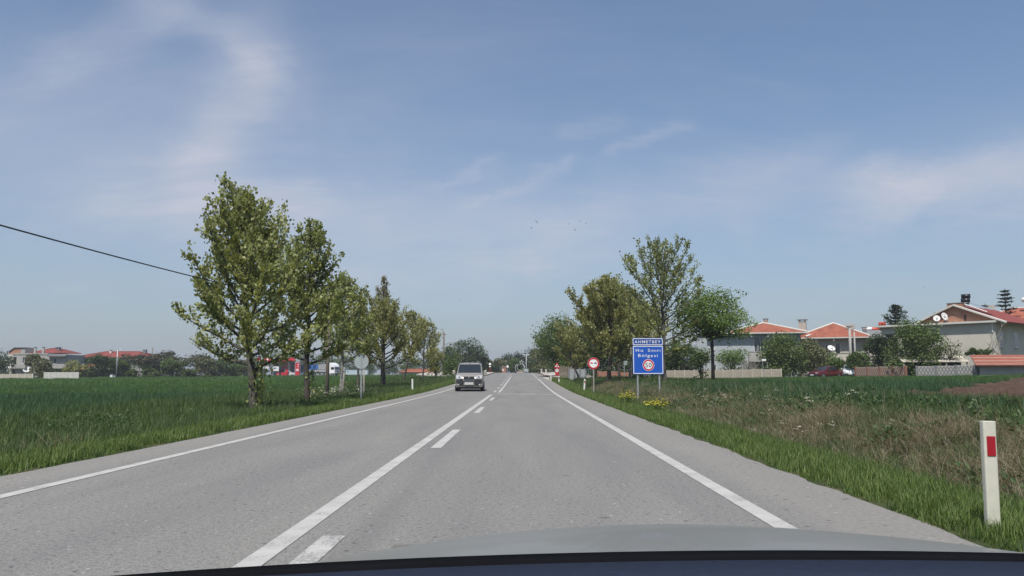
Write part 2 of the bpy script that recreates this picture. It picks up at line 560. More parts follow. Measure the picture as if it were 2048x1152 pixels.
def tag(o, label, cat, group=None, kind=None):
    o['label'] = label; o['category'] = cat
    if group: o['group'] = group
    if kind: o['kind'] = kind
    return o


def structure(o):
    o['kind'] = 'structure'
    return o


def thing(name, label, cat, loc, rz=0, group=None):
    o = bpy.data.objects.new(name, None); COL.objects.link(o)
    o.empty_display_size = .3
    o.location = loc; o.rotation_euler = (0, 0, rz)
    return tag(o, label, cat, group)


def at(px, Y, dz=0, py=745):
    p = P(px, py, Y)
    return Vector((p.x, Y, float(G(p.x, Y)) + dz))


def grid_mesh(name, xs, ys, zf, m):
    X, Yv = np.meshgrid(xs, ys)
    v = np.stack([X, Yv, zf(X, Yv)], -1).reshape(-1, 3)
    a = np.arange(len(ys) * len(xs)).reshape(len(ys), len(xs))
    f = np.stack([a[:-1, :-1], a[:-1, 1:], a[1:, 1:], a[1:, :-1]], -1).reshape(-1, 4)
    return np_mesh(name, v, f, m, None, True)


# ------------------------------------------------------------------ ground, road, markings, pavements
xs = np.unique(np.concatenate([[-4000, -2000, -1000, -600, -420], np.arange(-320, -40, 6), np.arange(-40, -12, 1.5), np.arange(-12, XL, .45),
                               [XL - .12, XL + .3, -5, -3, -1.46, -1.44, 0, 1.5, 3, XR - .3, XR + .12], np.arange(XR + .3, 14, .3), np.arange(14, 60, 2), np.arange(60, 320, 8), [420, 600, 1000, 2000, 4000]]))
ys = np.unique(np.concatenate([[-1500, -600, -200, -80, -40, -20], np.arange(-10, 60, .5), np.arange(60, 120, 1.2), np.arange(120, 320, 4), [340, 380, 430, 600, 1000, 2000, 5000]]))
structure(grid_mesh('ground', xs, ys, G, M_EARTH))

rs = np.concatenate([np.arange(-14, 60, .25), np.arange(60, 250, 1.5)])
rng = np.random.default_rng(5)


def ragged(n, amp):
    a = rng.normal(0, 1, n)
    k = np.array([.15, .35, .35, .15])
    return np.convolve(a, k, 'same') * amp


jl = ragged(len(rs), .075); jr = ragged(len(rs), .075)
cols = [XL, XL + .25, -5.3, -3.4, -1.5, .3, 2.1, XR - .25, XR]
v = []
for i, y in enumerate(rs):
    for j, x in enumerate(cols):
        xx = x + (jl[i] if j == 0 else jr[i] if j == len(cols) - 1 else 0)
        z = float(R(y)) + (-.05 if j in (0, len(cols) - 1) else 0)
        v.append((xx, y, z))
k = len(cols)
a = np.arange(len(v)).reshape(-1, k)
f = np.stack([a[:-1, :-1], a[:-1, 1:], a[1:, 1:], a[1:, :-1]], -1).reshape(-1, 4)
road = structure(np_mesh('road', v, f, M_ASPH, None, True))


def strip(x0, x1, y0, y1, m, name='lane_marking', x2=None, x3=None):
    n = max(2, int((y1 - y0) / .6) + 1)
    yy = np.linspace(y0, y1, n)
    v = []
    for y in yy:
        t = (y - y0) / (y1 - y0)
        xa = x0 if x2 is None else x0 + (x2 - x0) * t
        xb = x1 if x3 is None else x1 + (x3 - x1) * t
        v += [(xa, y, float(R(y)) + .005), (xb, y, float(R(y)) + .005)]
    f = [(2 * i, 2 * i + 1, 2 * i + 3, 2 * i + 2) for i in range(n - 1)]
    return np_mesh(name, v, f, m, road)


strip(1.98, 2.15, -12, 100, M_LINE)                  # right edge line
strip(1.98, 2.13, 104, 190, M_LINE)
strip(-5.19, -5.03, -12, 104, M_LINE)                # left edge line
strip(-1.80, -1.63, -12, 46, M_LINE)                 # middle: solid line on the left, dashes on the right
for y0 in (1.8, 13.2, 25.0, 36.5):
    strip(-1.475, -1.305, y0 + 1.3 if y0 < 3 else y0, y0 + 4.3, M_LINEW if y0 < 3 else M_LINE)
strip(-1.475, -1.32, 51, 112, M_LINE)                # beyond the cross line the two change sides
for y0 in np.arange(43.0, 165, 8.6):
    strip(-1.80, -1.64, y0, y0 + 3.2, M_LINE)
strip(-1.45, .9, 47.6, 48.1, M_LINEW, 'cross_line')
strip(-.35, 1.95, 46.4, 46.9, M_LINEW, 'cross_line')


def slab(name, poly, h, m, kerbm=None):
    """raised pavement following the road's rise; poly of (x,y)"""
    n = len(poly)
    top = [(x, y, float(R(y)) + h) for x, y in poly]; bot = [(x, y, float(R(y)) - .25) for x, y in poly]
    o = MB().add(top + bot, [tuple(range(n))] + [(i, (i + 1) % n, n + (i + 1) % n, n + i) for i in range(n)]).build(name, m)
    return structure(o)


def kerb_line(parent, pts, w=.18, h=.16):
    """kerb stones laid one by one along a line"""
    mesh = None
    for (x0, y0), (x1, y1) in zip(pts[:-1], pts[1:]):
        d = math.hypot(x1 - x0, y1 - y0); n = max(1, int(d / 1.9)); rz = math.atan2(y1 - y0, x1 - x0)
        for i in range(n):
            t = (i + .5) / n
            x, y = x0 + (x1 - x0) * t, y0 + (y1 - y0) * t
            b = MB().box((0, 0, 0), (d / n - .03, w, h + .2))
            o = b.build('kerb_stone', M_KERB, parent)
            o.location = (x, y, float(R(y)) + h / 2 - .1); o.rotation_euler = (0, 0, rz)


pv = slab('pavement', [(-6.3, 108), (-5.5, 122), (-5.3, 140), (-5.3, 168), (-9, 175), (-20, 172), (-17, 130), (-12, 108)], .13, M_PAVE)
kerb_line(pv, [(-12, 107.9), (-6.3, 107.9), (-5.42, 122), (-5.2, 140), (-5.2, 168)])
pv = slab('pavement', [(5.0, 98), (9.5, 96), (10, 130), (9, 172), (3.7, 172), (3.6, 125), (4.1, 110)], .13, M_PAVE)
kerb_line(pv, [(3.55, 170), (3.5, 125), (4.0, 110), (4.95, 97.9), (9.4, 95.9)])
structure(np_mesh('driveway', [(x, y, float(R(y)) + .003) for x, y in ((3.2, 90), (7.5, 91), (8.5, 95.5), (4.8, 97.6), (3.4, 110), (2.9, 106))], [(0, 1, 2, 3, 4, 5)], M_PAVE))
# paved forecourt and road on the far side of the left field
fq = [(-150, 196), (-92, 219), (-64, 228), (-30, 238), (-26, 275), (-150, 275)]
structure(np_mesh('forecourt', [(x, y, float(G(x, y)) + .06) for x, y in fq], [tuple(range(6))], mat('forecourt_concrete', (.4, .385, .36), .9, .1, .4)))

# ploughed soil: a wedge of bare clods between the bank and the right-hand wheat
def soil_front(x): return 17.0 - (x - 10.5) * .55 + .9 * np.sin(x * .8)


def soil_back(x): return 27.5 + (x - 13.0) * 1.42 + .8 * np.sin(x * 1.1)


sx_ = np.arange(9.6, 48, .16); sy_ = np.arange(8, 76, .22)
X, Yv = np.meshgrid(sx_, sy_)
inside = (Yv > soil_front(X)) & (Yv < soil_back(X)) & (X > 9.8 + .35 * np.sin(Yv * .9))
clod = rng.normal(0, 1, X.shape)
for _ in range(1): clod = (clod + np.roll(clod, 1, 0) + np.roll(clod, 1, 1) + np.roll(clod, -1, 0)) / 2
Z = G(X, Yv) + .05 + .045 * np.clip(clod, -1.6, 2.4) + .05 * np.sin(X * 2.1 + Yv * .6)
vv = np.stack([X, Yv, Z], -1).reshape(-1, 3)
a = np.arange(X.size).reshape(X.shape)
q = np.stack([a[:-1, :-1], a[:-1, 1:], a[1:, 1:], a[1:, :-1]], -1).reshape(-1, 4)
ok = inside.ravel()[q].all(1)
uq, inv = np.unique(q[ok], return_inverse=True)
structure(np_mesh('ploughed_field', vv[uq], inv.reshape(-1, 4), M_SOIL))

# ------------------------------------------------------------------ leaves, grass, scattering


def rand_frames(g, n, up=.35):
    d = g.normal(0, 1, (n, 3)); d[:, 2] = np.abs(d[:, 2]) + up
    d /= np.linalg.norm(d, axis=1)[:, None]
    t = g.normal(0, 1, (n, 3)); t -= d * (t * d).sum(1)[:, None]; t /= np.linalg.norm(t, axis=1)[:, None]
    return d, t, np.cross(d, t)


def leaves(pos, size, g, wid=.75, fold=.25, up=.35, axis=None):
    """kite-shaped folded leaves, one per position -> verts, tris"""
    n = len(pos)
    d, t, b = rand_frames(g, n, up)
    if axis is not None:
        t = axis + .55 * t; t /= np.linalg.norm(t, axis=1)[:, None]
        d -= t * (t * d).sum(1)[:, None]; d /= np.linalg.norm(d, axis=1)[:, None]; b = np.cross(d, t)
    s = (size * g.uniform(.6, 1.3, n))[:, None]
    p0 = pos - t * s * .5; p2 = pos + t * s * .5
    p1 = pos + b * s * wid * .5 + d * s * fold * .5 - t * s * .08; p3 = pos - b * s * wid * .5 + d * s * fold * .5 - t * s * .08
    v = np.stack([p0, p1, p2, p3], 1).reshape(-1, 3)
    i = np.arange(n)[:, None] * 4
    f = np.concatenate([i + np.array([[0, 1, 2]]), i + np.array([[0, 2, 3]])], 1).reshape(-1, 3)
    return v, f


def plane_tree(name, label, px, Y, top, rad, seed, n_leaf=6000, size=.13, m=None, bark=None, clear=.2, asym=(0, 0), lean=(0, 0), env=None,
               nb=30, r0=.11, sucker=0, group=None, cat='tree', rise=1.0, top_m=None):
    """a young roadside tree: central stem, rising limbs, twigs carrying loose leaves"""
    g = np.random.default_rng(seed); rr = random.Random(seed)
    base = at(px, Y)
    H = P(px, top, Y).z - base.z
    t0 = thing(name, label, cat, base, 0, group)
    env = env or (lambda t: math.sin(math.pi * min(1, (t * .78 + .2))) ** .8)
    wob = [Vector((rr.uniform(-1, 1), rr.uniform(-1, 1), 0)) * .012 * H for _ in range(9)]

    def stem(t):
        i = min(7, int(t * 8)); u = t * 8 - i
        w = wob[i] * (1 - u) + wob[i + 1] * u if t > .02 else Vector()
        return Vector((lean[0] * t, lean[1] * t, 0)) + w * min(1, t * 4) + Vector((0, 0, H * .95 * t))
    wood = MB()
    tp = [stem(i / 14) for i in range(15)]
    tp[0] = tp[0] - Vector((0, 0, .15))
    wood.tube(tp, [r0 * (1.35 if i == 0 else 1) * (1 - i / 14) ** .75 + .008 for i in range(15)], 9)
    P_, A_ = [], []
    segs = []
    for i in range(nb):
        t = clear + (1 - clear) * ((i + .5) / nb) ** .9 * .94
        az = i * 2.39996 + rr.uniform(-.5, .5)
        e = env((t - clear) / (1 - clear))
        ln = rad * e * (1 + asym[1] * math.cos(az - asym[0])) * rr.uniform(.75, 1.2) + .25
        el = (.12 + .95 * ((t - clear) / (1 - clear))) * rise + rr.uniform(-.1, .15)
        p = stem(t); pts = [p.copy()]
        d = Vector((math.cos(az) * math.cos(el), math.sin(az) * math.cos(el), math.sin(el)))
        for s_ in range(6):
            d = (d + Vector((rr.uniform(-.13, .13), rr.uniform(-.13, .13), .17 * rise * (.25 + t) + rr.uniform(-.05, .08)))).normalized()
            p = p + d * ln / 6; pts.append(p.copy())
        rb = r0 * .42 * (1 - .6 * t) * min(1, ln / 1.4) + .006
        wood.tube(pts, [rb * (1 - s_ / 6.6) + .004 for s_ in range(7)], 5, False)
        segs.append((pts, ln, 1))
        for c in range(max(3, int(ln * 4.2))):
            u = rr.uniform(.22, 1.0); k = min(5, int(u * 6)); fr = u * 6 - k
            q = pts[k].lerp(pts[k + 1], fr)
            dd = (pts[k + 1] - pts[k]).normalized()
            sd_ = Vector((rr.uniform(-1, 1), rr.uniform(-1, 1), rr.uniform(-.25, .9))).normalized()
            dd = (dd * .7 + sd_).normalized(); l2 = (.28 + .34 * ln * (1.08 - u)) * rr.uniform(.5, 1.15)
            pp = [q]
            for s_ in range(3):
                dd = (dd + Vector((rr.uniform(-.15, .15), rr.uniform(-.15, .15), .2 * rise))).normalized()
                pp.append(pp[-1] + dd * l2 / 3)
            wood.tube(pp, [.009 * (1 - s_ / 4) + .003 for s_ in range(4)], 3, False)
            segs.append((pp, l2, 2.2))
    ws = np.array([s_[1] * s_[2] for s_ in segs]); ws /= ws.sum()
    cnt = g.multinomial(n_leaf, ws)
    for (pts, ln, k), c in zip(segs, cnt):
        if not c: continue
        ar = np.array([tuple(p) for p in pts]); m_ = len(ar) - 1
        u = g.uniform(.18 if k == 1 else 0, 1, c) ** .8 * m_; ii = np.minimum(u.astype(int), m_ - 1); fr = (u - ii)[:, None]
        P_.append(ar[ii] * (1 - fr) + ar[ii + 1] * fr); ax = ar[ii + 1] - ar[ii]; A_.append(ax / (np.linalg.norm(ax, axis=1)[:, None] + 1e-9))
    pos = np.concatenate(P_); ax = np.concatenate(A_)
    pos = pos + g.normal(0, size * .62, pos.shape)
    if sucker:
        n = sucker; zz = g.uniform(.03, .34, n) * H
        sxp = np.stack([g.normal(.16, .17, n) + .1 * np.sin(zz * 4), g.normal(0, .2, n), zz], -1)
        pos = np.concatenate([pos, sxp]); ax = np.concatenate([ax, np.tile([0, 0, 1.0], (n, 1))])
        for _ in range(10):
            z0 = rr.uniform(.02, .2) * H; q0 = Vector((rr.uniform(-.05, .05), 0, z0))
            wood.tube([q0, q0 + Vector((rr.uniform(.0, .3), rr.uniform(-.25, .25), .5)), q0 + Vector((rr.uniform(.1, .35), rr.uniform(-.3, .3), 1.0))], [.012, .008, .004], 4, False)
    wood.build('trunk', bark or M_BARK, t0, True, fix=False)
    v, f = leaves(pos, size, g, .85, .3, .5, ax)
    np_mesh('crown', v, f, m or PLANE, t0)
    return t0


def bushy_tree(name, label, px, Y, top, wpx, seed, m, bottom=None, n_leaf=2200, size=.22, trunk=True, bark=None, shape='round', cat='tree', group=None, clumps=26, base=None, depth=None, lean=0):
    """a fuller crown of leaf clumps on limbs; wpx = crown width in picture units, bottom = lowest leaf line"""
    g = np.random.default_rng(seed); rr = random.Random(seed)
    b = base or at(px, Y)
    u = Y / F
    zt = P(px, top, Y).z - b.z
    zb = max(.05, (P(px, bottom, Y).z - b.z) if bottom else .1)
    rx = wpx * u / 2; ry = rx * (depth or .9); rz_ = (zt - zb) / 2; cz = (zt + zb) / 2
    t0 = thing(name, label, cat, b, 0, group)
    low = shape == 'round' and bottom is not None and bottom >= 742      # foliage down to the ground
    if low: zb = .15; rz_ = (zt - zb) / 2; cz = (zt + zb) / 2
    wood = MB(); pos = []
    cs = []
    for i in range(clumps):
        for _ in range(50):
            d = g.normal(0, 1, 3); d /= np.linalg.norm(d); r = g.uniform(.25, .96) ** .6
            c = d * r
            if low and c[2] < 0: c = np.array([d[0], d[1], 0]) / (math.hypot(d[0], d[1]) + 1e-6) * g.uniform(.3, .92) + np.array([0, 0, -g.uniform(0, 1)])
            if shape == 'umbrella' and c[2] < -.55: continue
            if shape == 'cone' and math.hypot(c[0], c[1]) > .75 * (1 - (c[2] + 1) / 2) + .15: continue
            if shape == 'column' and abs(c[2]) > 1: continue
            break
        cs.append(c)
    cs = np.array(cs)
    C = cs * np.array([rx, ry, rz_]) * .86 + np.array([lean, 0, cz])
    cr = .36 * min(rx, rz_) * g.uniform(.7, 1.35, clumps) + .06
    k = n_leaf // clumps
    for c, r in zip(C, cr):
        d = g.normal(0, 1, (k, 3)); d /= np.linalg.norm(d, axis=1)[:, None]
        pos.append(c + d * (g.uniform(.25, 1.15, k) ** .5 * r)[:, None] * (np.array([1.5, 1.5, .5]) if shape in ('umbrella', 'layered') else np.array([1.15, 1.15, .8])))
    # stray shoots that break the outline
    ns = n_leaf // 8
    d = g.normal(0, 1, (ns, 3)); d /= np.linalg.norm(d, axis=1)[:, None]
    if shape == 'umbrella': d[:, 2] = np.abs(d[:, 2])
    st = g.integers(0, clumps, ns)
    pos.append(C[st] + d * (cr[st] * g.uniform(.9, 1.22, ns))[:, None])
    pos = np.concatenate(pos); pos[:, 2] = np.maximum(pos[:, 2], .04)
    if trunk:
        r0 = max(.04, .022 * zt + .03) * (.62 if shape in ('umbrella', 'layered') else 1)
        zk = zb + (cz - zb) * .5
        wood.tube([(0, 0, -.15), (lean * .25, 0, zk * .5), (lean * .6, 0, zk), (lean, 0, cz + .3 * rz_)], [r0 * 1.2, r0, r0 * .8, r0 * .3], 8)
    for i in range(0, clumps, 2):
        c = Vector(C[i]); s0 = Vector((lean * .5, 0, max(0.0, min(c.z - .25, zb + .3 * (cz - zb)))))
        mdl = s0.lerp(c, .5) + Vector((rr.uniform(-.1, .1) * rx, rr.uniform(-.1, .1) * rx, -.05 * rz_))
        wood.tube([s0, mdl, c], [.012 * zt + .012, .007 * zt + .008, .008], 4, False)
    wood.build('trunk', bark or M_BARKD, t0, True, fix=False)
    v, f = leaves(pos, size, g, .8, .3, .4)
    np_mesh('crown', v, f, m, t0)
    return t0


def conifer(name, label, px, Y, top, wpx, seed, m=None, base=None, bottom_frac=.08, tiers=16, droop=.12, n_need=26, size=.3, cat='tree'):
    g = np.random.default_rng(seed); rr = random.Random(seed)
    b = base or at(px, Y); H = P(px, top, Y).z - b.z; rad = wpx * Y / F / 2
    t0 = thing(name, label, cat, b)
    wood = MB().tube([(0, 0, -.15), (0, 0, H * .5), (0, 0, H)], [.02 * H + .02, .012 * H + .01, .01], 7)
    pos, ax = [], []
    for i in range(tiers):
        t = bottom_frac + (1 - bottom_frac) * (i / tiers) ** .9
        for j in range(5):
            az = rr.uniform(0, 6.28); ln = rad * (1 - t) ** .8 * rr.uniform(.6, 1.15) + .08
            p0 = Vector((0, 0, H * t)); d = Vector((math.cos(az), math.sin(az), .28))
            pts = [p0, p0 + d * ln * .5, p0 + Vector((d.x * ln, d.y * ln, ln * (.28 - droop)))]
            wood.tube(pts, [.02, .012, .005], 3, False)
            a_ = np.array([tuple(p) for p in pts]); u = g.uniform(.1, 1, n_need) * 2; ii = np.minimum(u.astype(int), 1); fr = (u - ii)[:, None]
            q = a_[ii] * (1 - fr) + a_[ii + 1] * fr; q = q + g.normal(0, 1, q.shape) * np.array([.16, .16, .06])
            pos.append(q); w = a_[ii + 1] - a_[ii]; ax.append(w / np.linalg.norm(w, axis=1)[:, None])
    pos = np.concatenate(pos); ax = np.concatenate(ax)
    wood.build('trunk', M_BARKD, t0, True, fix=False)
    v, f = leaves(pos, size, g, .35, .2, .2, ax)
    np_mesh('crown', v, f, m or PINE, t0)
    return t0


def bare_tree(name, label, px, Y, top, wpx, seed, base=None, stems=1, cat='tree', bark=None):
    rr = random.Random(seed); b = base or at(px, Y); H = P(px, top, Y).z - b.z; rad = wpx * Y / F / 2
    t0 = thing(name, label, cat, b)
    trunk, tw = MB(), MB()

    def grow(p, d, ln, r, lv):
        pts = [p]
        for i in range(4):
            d = (d + Vector((rr.uniform(-.22, .22), rr.uniform(-.22, .22), rr.uniform(-.05, .18)))).normalized()
            pts.append(pts[-1] + d * ln / 4)
        (trunk if lv == 0 else tw).tube(pts, [r * (1 - i / 5.5) for i in range(5)], 6 if lv == 0 else 4, False)
        if lv >= 3: return
        for c in range(4 if lv == 0 else 3):
            q = pts[rr.choice((2, 3, 4)) if lv else rr.choice((2, 3, 4, 4))]
            a = rr.uniform(0, 6.28); s_ = Vector((math.cos(a) * rad / max(H, .1) * 1.6, math.sin(a), rr.uniform(-.1, .7)))
            grow(q, (d * .7 + s_).normalized(), ln * rr.uniform(.5, .8), r * .55, lv + 1)
    for s_ in range(stems):
        a = rr.uniform(0, 6.28); k = .55 if stems > 1 else .12
        grow(Vector((0, 0, -.1)), Vector((math.cos(a) * k * 1.3, math.sin(a) * k, 1)).normalized(), H * .42, .02 * H + .012, 0)
    trunk.build('trunk', bark or M_TWIG, t0, True, fix=False)
    tw.build('twigs', bark or M_TWIG, t0, True, fix=False)
    return t0


def blade_mesh(n, h, w, spread, bend, seed, flat=0.0, seg=3):
    """n bent tapering blades -> arrays of tris/quads as tris"""
    g = np.random.default_rng(seed)
    V, Fc = [], []
    o = 0
    for i in range(n):
        a = g.uniform(0, 6.283); r = spread * math.sqrt(g.uniform(0, 1)); b = g.uniform(0, 6.283)
        x, y = r * math.cos(a), r * math.sin(a)
        hh = h * g.uniform(.5, 1.15); ww = w * g.uniform(.6, 1.3); bd = bend * g.uniform(.2, 1.6)
        lean_ = flat * g.uniform(.3, 1.2)
        dx, dy = math.cos(b), math.sin(b); nx, ny = -dy, dx
        for s_ in range(seg + 1):
            t = s_ / seg
            rr_ = lean_ * t * hh + bd * hh * t * t
            z = hh * (t * (1 - .55 * min(1, lean_)) - .3 * bd * t * t)
            k = ww * (1 - t) ** .7 * .5 * (1 if t < .99 else .0)
            if s_ == seg: V.append((x + dx * rr_, y + dy * rr_, z))
            else:
                V.append((x + dx * rr_ - nx * k, y + dy * rr_ - ny * k, z)); V.append((x + dx * rr_ + nx * k, y + dy * rr_ + ny * k, z))
        for s_ in range(seg - 1):
            q = o + 2 * s_
            Fc += [(q, q + 1, q + 3), (q, q + 3, q + 2)]
        q = o + 2 * (seg - 1); Fc.append((q, q + 1, q + 2))
        o += 2 * seg + 1
    return np.array(V), np.array(Fc)


def patch_mesh(side, n, h, w, bend, seed, seg=2):
    g = np.random.default_rng(seed)
    V, Fc = [], []
    o = 0
    for i in range(n):
        v_, f_ = blade_mesh(1, h, w, 0, bend, int(g.integers(1 << 30)), .12, seg)
        v_ = v_ + np.array([g.uniform(-side / 2, side / 2), g.uniform(-side / 2, side / 2), 0])
        V.append(v_); Fc.append(f_ + o); o += len(v_)
    return np.concatenate(V), np.concatenate(Fc)


def source(name, v, f, m):
    me = bpy.data.meshes.new(name)
    me.from_pydata([tuple(map(float, p)) for p in v], [], [tuple(map(int, q)) for q in f])
    me.materials.append(m)
    return bpy.data.objects.new(name, me)


def source_collection(name, objs):
    c = bpy.data.collections.new(name)
    for o in objs: c.objects.link(o)
    return c


def scatter(name, label, cat, coll, x, y, sc, g, tilt=.12, zoff=-.02):
    """one 'stuff' object: instances of the small plants in coll at the given places"""
    n = len(x)
    me = bpy.data.meshes.new(name)
    me.vertices.add(n)
    z = G(x, y) + zoff
    me.vertices.foreach_set('co', np.stack([x, y, z], -1).astype(np.float32).ravel())
    for nm, ty, arr in (('rot', 'FLOAT_VECTOR', np.stack([g.normal(0, tilt, n), g.normal(0, tilt, n), g.uniform(0, 6.283, n)], -1)),
                        ('scl', 'FLOAT_VECTOR', np.stack([sc * g.uniform(.85, 1.2, n), sc * g.uniform(.85, 1.2, n), sc * g.uniform(.75, 1.25, n)], -1))):
        at_ = me.attributes.new(nm, ty, 'POINT'); at_.data.foreach_set('vector', arr.astype(np.float32).ravel())
    at_ = me.attributes.new('pick', 'INT', 'POINT'); at_.data.foreach_set('value', g.integers(0, len(coll.objects), n).astype(np.int32))
    o = bpy.data.objects.new(name, me); COL.objects.link(o)
    gt = bpy.data.node_groups.new(name + '_scatter', 'GeometryNodeTree')
    gt.interface.new_socket('Geometry', in_out='INPUT', socket_type='NodeSocketGeometry')
    gt.interface.new_socket('Geometry', in_out='OUTPUT', socket_type='NodeSocketGeometry')
    gi, go = gt.nodes.new('NodeGroupInput'), gt.nodes.new('NodeGroupOutput')
    ip = gt.nodes.new('GeometryNodeInstanceOnPoints')
    ci = gt.nodes.new('GeometryNodeCollectionInfo'); ci.inputs['Collection'].default_value = coll
    ci.inputs['Separate Children'].default_value = True; ci.inputs['Reset Children'].default_value = True

    def named(nm, ty):
        q = gt.nodes.new('GeometryNodeInputNamedAttribute'); q.data_type = ty; q.inputs['Name'].default_value = nm
        return [s_ for s_ in q.outputs if s_.enabled and s_.name == 'Attribute'][0]
    e2r = gt.nodes.new('FunctionNodeEulerToRotation')
    gt.links.new(named('rot', 'FLOAT_VECTOR'), e2r.inputs[0])
    gt.links.new(gi.outputs[0], ip.inputs['Points']); gt.links.new(ci.outputs[0], ip.inputs['Instance'])
    ip.inputs['Pick Instance'].default_value = True
    gt.links.new(named('pick', 'INT'), ip.inputs['Instance Index'])
    gt.links.new(e2r.outputs[0], ip.inputs['Rotation'])
    gt.links.new(named('scl', 'FLOAT_VECTOR'), ip.inputs['Scale'])
    gt.links.new(ip.outputs[0], go.inputs[0])
    md = o.modifiers.new('scatter', 'NODES'); md.node_group = gt
    return tag(o, label, cat, kind='stuff')


def sample(g, n, x0, x1, y0, y1, power=1.6):
    """random places, denser towards the camera"""
    y = y0 + (y1 - y0) * g.uniform(0, 1, n) ** power
    return g.uniform(x0, x1, n), y


def in_view(x, y, m=2.5):
    return (np.abs(x) < .70 * y + m + 2) & (y > 2)


g = np.random.default_rng(11)
C_SHORT = source_collection('short_grass_kinds', [source('short_tuft', *blade_mesh(16, .17, .011, .09, .45, s_), GRASS) for s_ in range(4)] + [source('short_tuft_deep', *blade_mesh(14, .15, .011, .09, .45, 40), GRASSD)])
C_TALL = source_collection('tall_grass_kinds', [source('tall_tuft', *blade_mesh(18, .36, .012, .12, .5, 50 + s_), m_) for s_, m_ in enumerate((GRASS, GRASSD, GRASSD, GRASSD))])
C_DRY = source_collection('dry_grass_kinds', [source('dry_tuft', *blade_mesh(20, .36, .007, .14, .6, 60 + s_, .75), STRAW) for s_ in range(4)])
C_STALK = source_collection('dry_stalk_kinds', [source('dry_stalk', *blade_mesh(5, .75, .007, .08, .22, 70 + s_, .25), STRAW) for s_ in range(3)])


def weed_source(nm, seed, m_, h=.3, n=26, s_=.09):
    gg = np.random.default_rng(seed)
    p = gg.normal(0, .1, (n, 3)); p[:, 2] = gg.uniform(.03, h, n)
    return source(nm, *leaves(p, s_, gg, .5, .2, .3), m_)


C_WEED = source_collection('weed_kinds', [weed_source('leafy_weed', 80 + s_, WEED) for s_ in range(3)])


def umbel(nm, seed, m_):
    gg = np.random.default_rng(seed); ps = []
    for i in range(3):
        c = np.array([*gg.normal(0, .09, 2), gg.uniform(.35, .55)])
        d = gg.normal(0, 1, (12, 3)) * np.array([.04, .04, .008]); ps.append(c + d)
    return source(nm, *leaves(np.concatenate(ps), .03, gg, .9, .1, 2.5), m_)


C_UMB = source_collection('white_flower_kinds', [umbel('white_umbel', 90 + s_, PETW) for s_ in range(3)])
C_WH = source_collection('wheat_kinds', [source('wheat_patch', *patch_mesh(1.1, 230, .42, .017, .35, 100 + s_), WHEAT) for s_ in range(4)])
C_WHL = source_collection('light_wheat_kinds', [source('light_wheat_patch', *patch_mesh(1.1, 220, .42, .018, .4, 110 + s_), m_) for s_, m_ in enumerate((WHEATL, WHEATL, WHEAT))])
C_WHF = source_collection('far_wheat_kinds', [source('far_wheat_patch', *patch_mesh(3.2, 620, .42, .05, .35, 120 + s_), WHEATL) for s_ in range(3)])

# right verge: fresh strip by the asphalt, then a dry bank
x, y = sample(g, 15000, XR - .06, XR + 1.75, 3.2, 96, 1.9)
k = (x < XR + .05 + g.uniform(0, .16, len(x))) & (g.uniform(0, 1, len(x)) < .5)
x, y = x[~k], y[~k]
scatter('verge_grass', 'bright green grass strip along the right edge of the asphalt', 'grass', C_SHORT, x, y, .80 + .010 * y + .30 * sst(.3, 1.3, x - XR), g)
x, y = sample(g, 2600, XR + .9, XR + 2.4, 4, 60, 1.7)
scatter('ditch_grass', 'taller green grass in the shallow ditch right of the road', 'grass', C_TALL, x, y, .58 + .008 * y, g)
x, y = sample(g, 11000, XR + 1.6, XR + 4.1, 3.5, 62, 1.6)
k = g.uniform(0, 1, len(x)) < .22 + .7 * (lump(x * .8, y * .6) > .0)
x, y = x[k], y[k]
scatter('dry_bank_grass', 'matted straw-coloured dead grass on the right-hand bank', 'grass', C_DRY, x, y, .85 + .012 * y, g, .3)
x, y = sample(g, 11500, XR + 1.9, XR + 8.5, 4, 85, 1.45)
scatter('bank_grass', 'green grass growing through the dead grass on the right bank', 'grass', C_TALL, x, y, .62 + .010 * y + .2 * lump(x * .7, y * .5 + 3), g, .25)
x, y = sample(g, 1100, XR + 2.0, XR + 5.5, 5, 60, 1.4)
k = lump(x * .6, y * .5) > .0
scatter('bank_weeds', 'dark broad-leaved weeds in patches on the right bank', 'weeds', C_WEED, x[k], y[k], .9 + .006 * y[k], g)
x, y = sample(g, 420, XR + 2.4, XR + 6, 6, 55, 1.3)
scatter('dry_stalks', 'thin pale dead stalks standing on the right bank', 'grass', C_STALK, x, y, .8 + .008 * y, g, .3)

# right wheat
gx, gy = np.meshgrid(np.arange(6.4, 66, .95), np.arange(13, 104, .95))
gx = gx.ravel() + g.uniform(-.3, .3, gx.size); gy = gy.ravel() + g.uniform(-.3, .3, gy.size)
edge = 7.2 + .6 * np.sin(gy * .5) + 1.0 * np.exp(-((gy - 19) / 6) ** 2)
k = in_view(gx, gy) & (gx > edge) & ((gy > soil_back(gx)) | (gx < 10.2)) & (gy < 92 + .1 * gx) & ~((gx < 9.9) & (gy < 15.5))
near = k & (gy < 48)
scatter('wheat_crop', 'dense blue-green young wheat on the right beyond the bank', 'wheat', C_WH, gx[near], gy[near], np.full(near.sum(), 1.0) + .22 * lump(gx[near] * .5, gy[near] * .4), g, .06)
far = k & (gy >= 48)
scatter('wheat_crop', 'lighter green young wheat in front of the houses on the right', 'wheat', C_WHL, gx[far], gy[far], np.full(far.sum(), 1.05), g, .05)

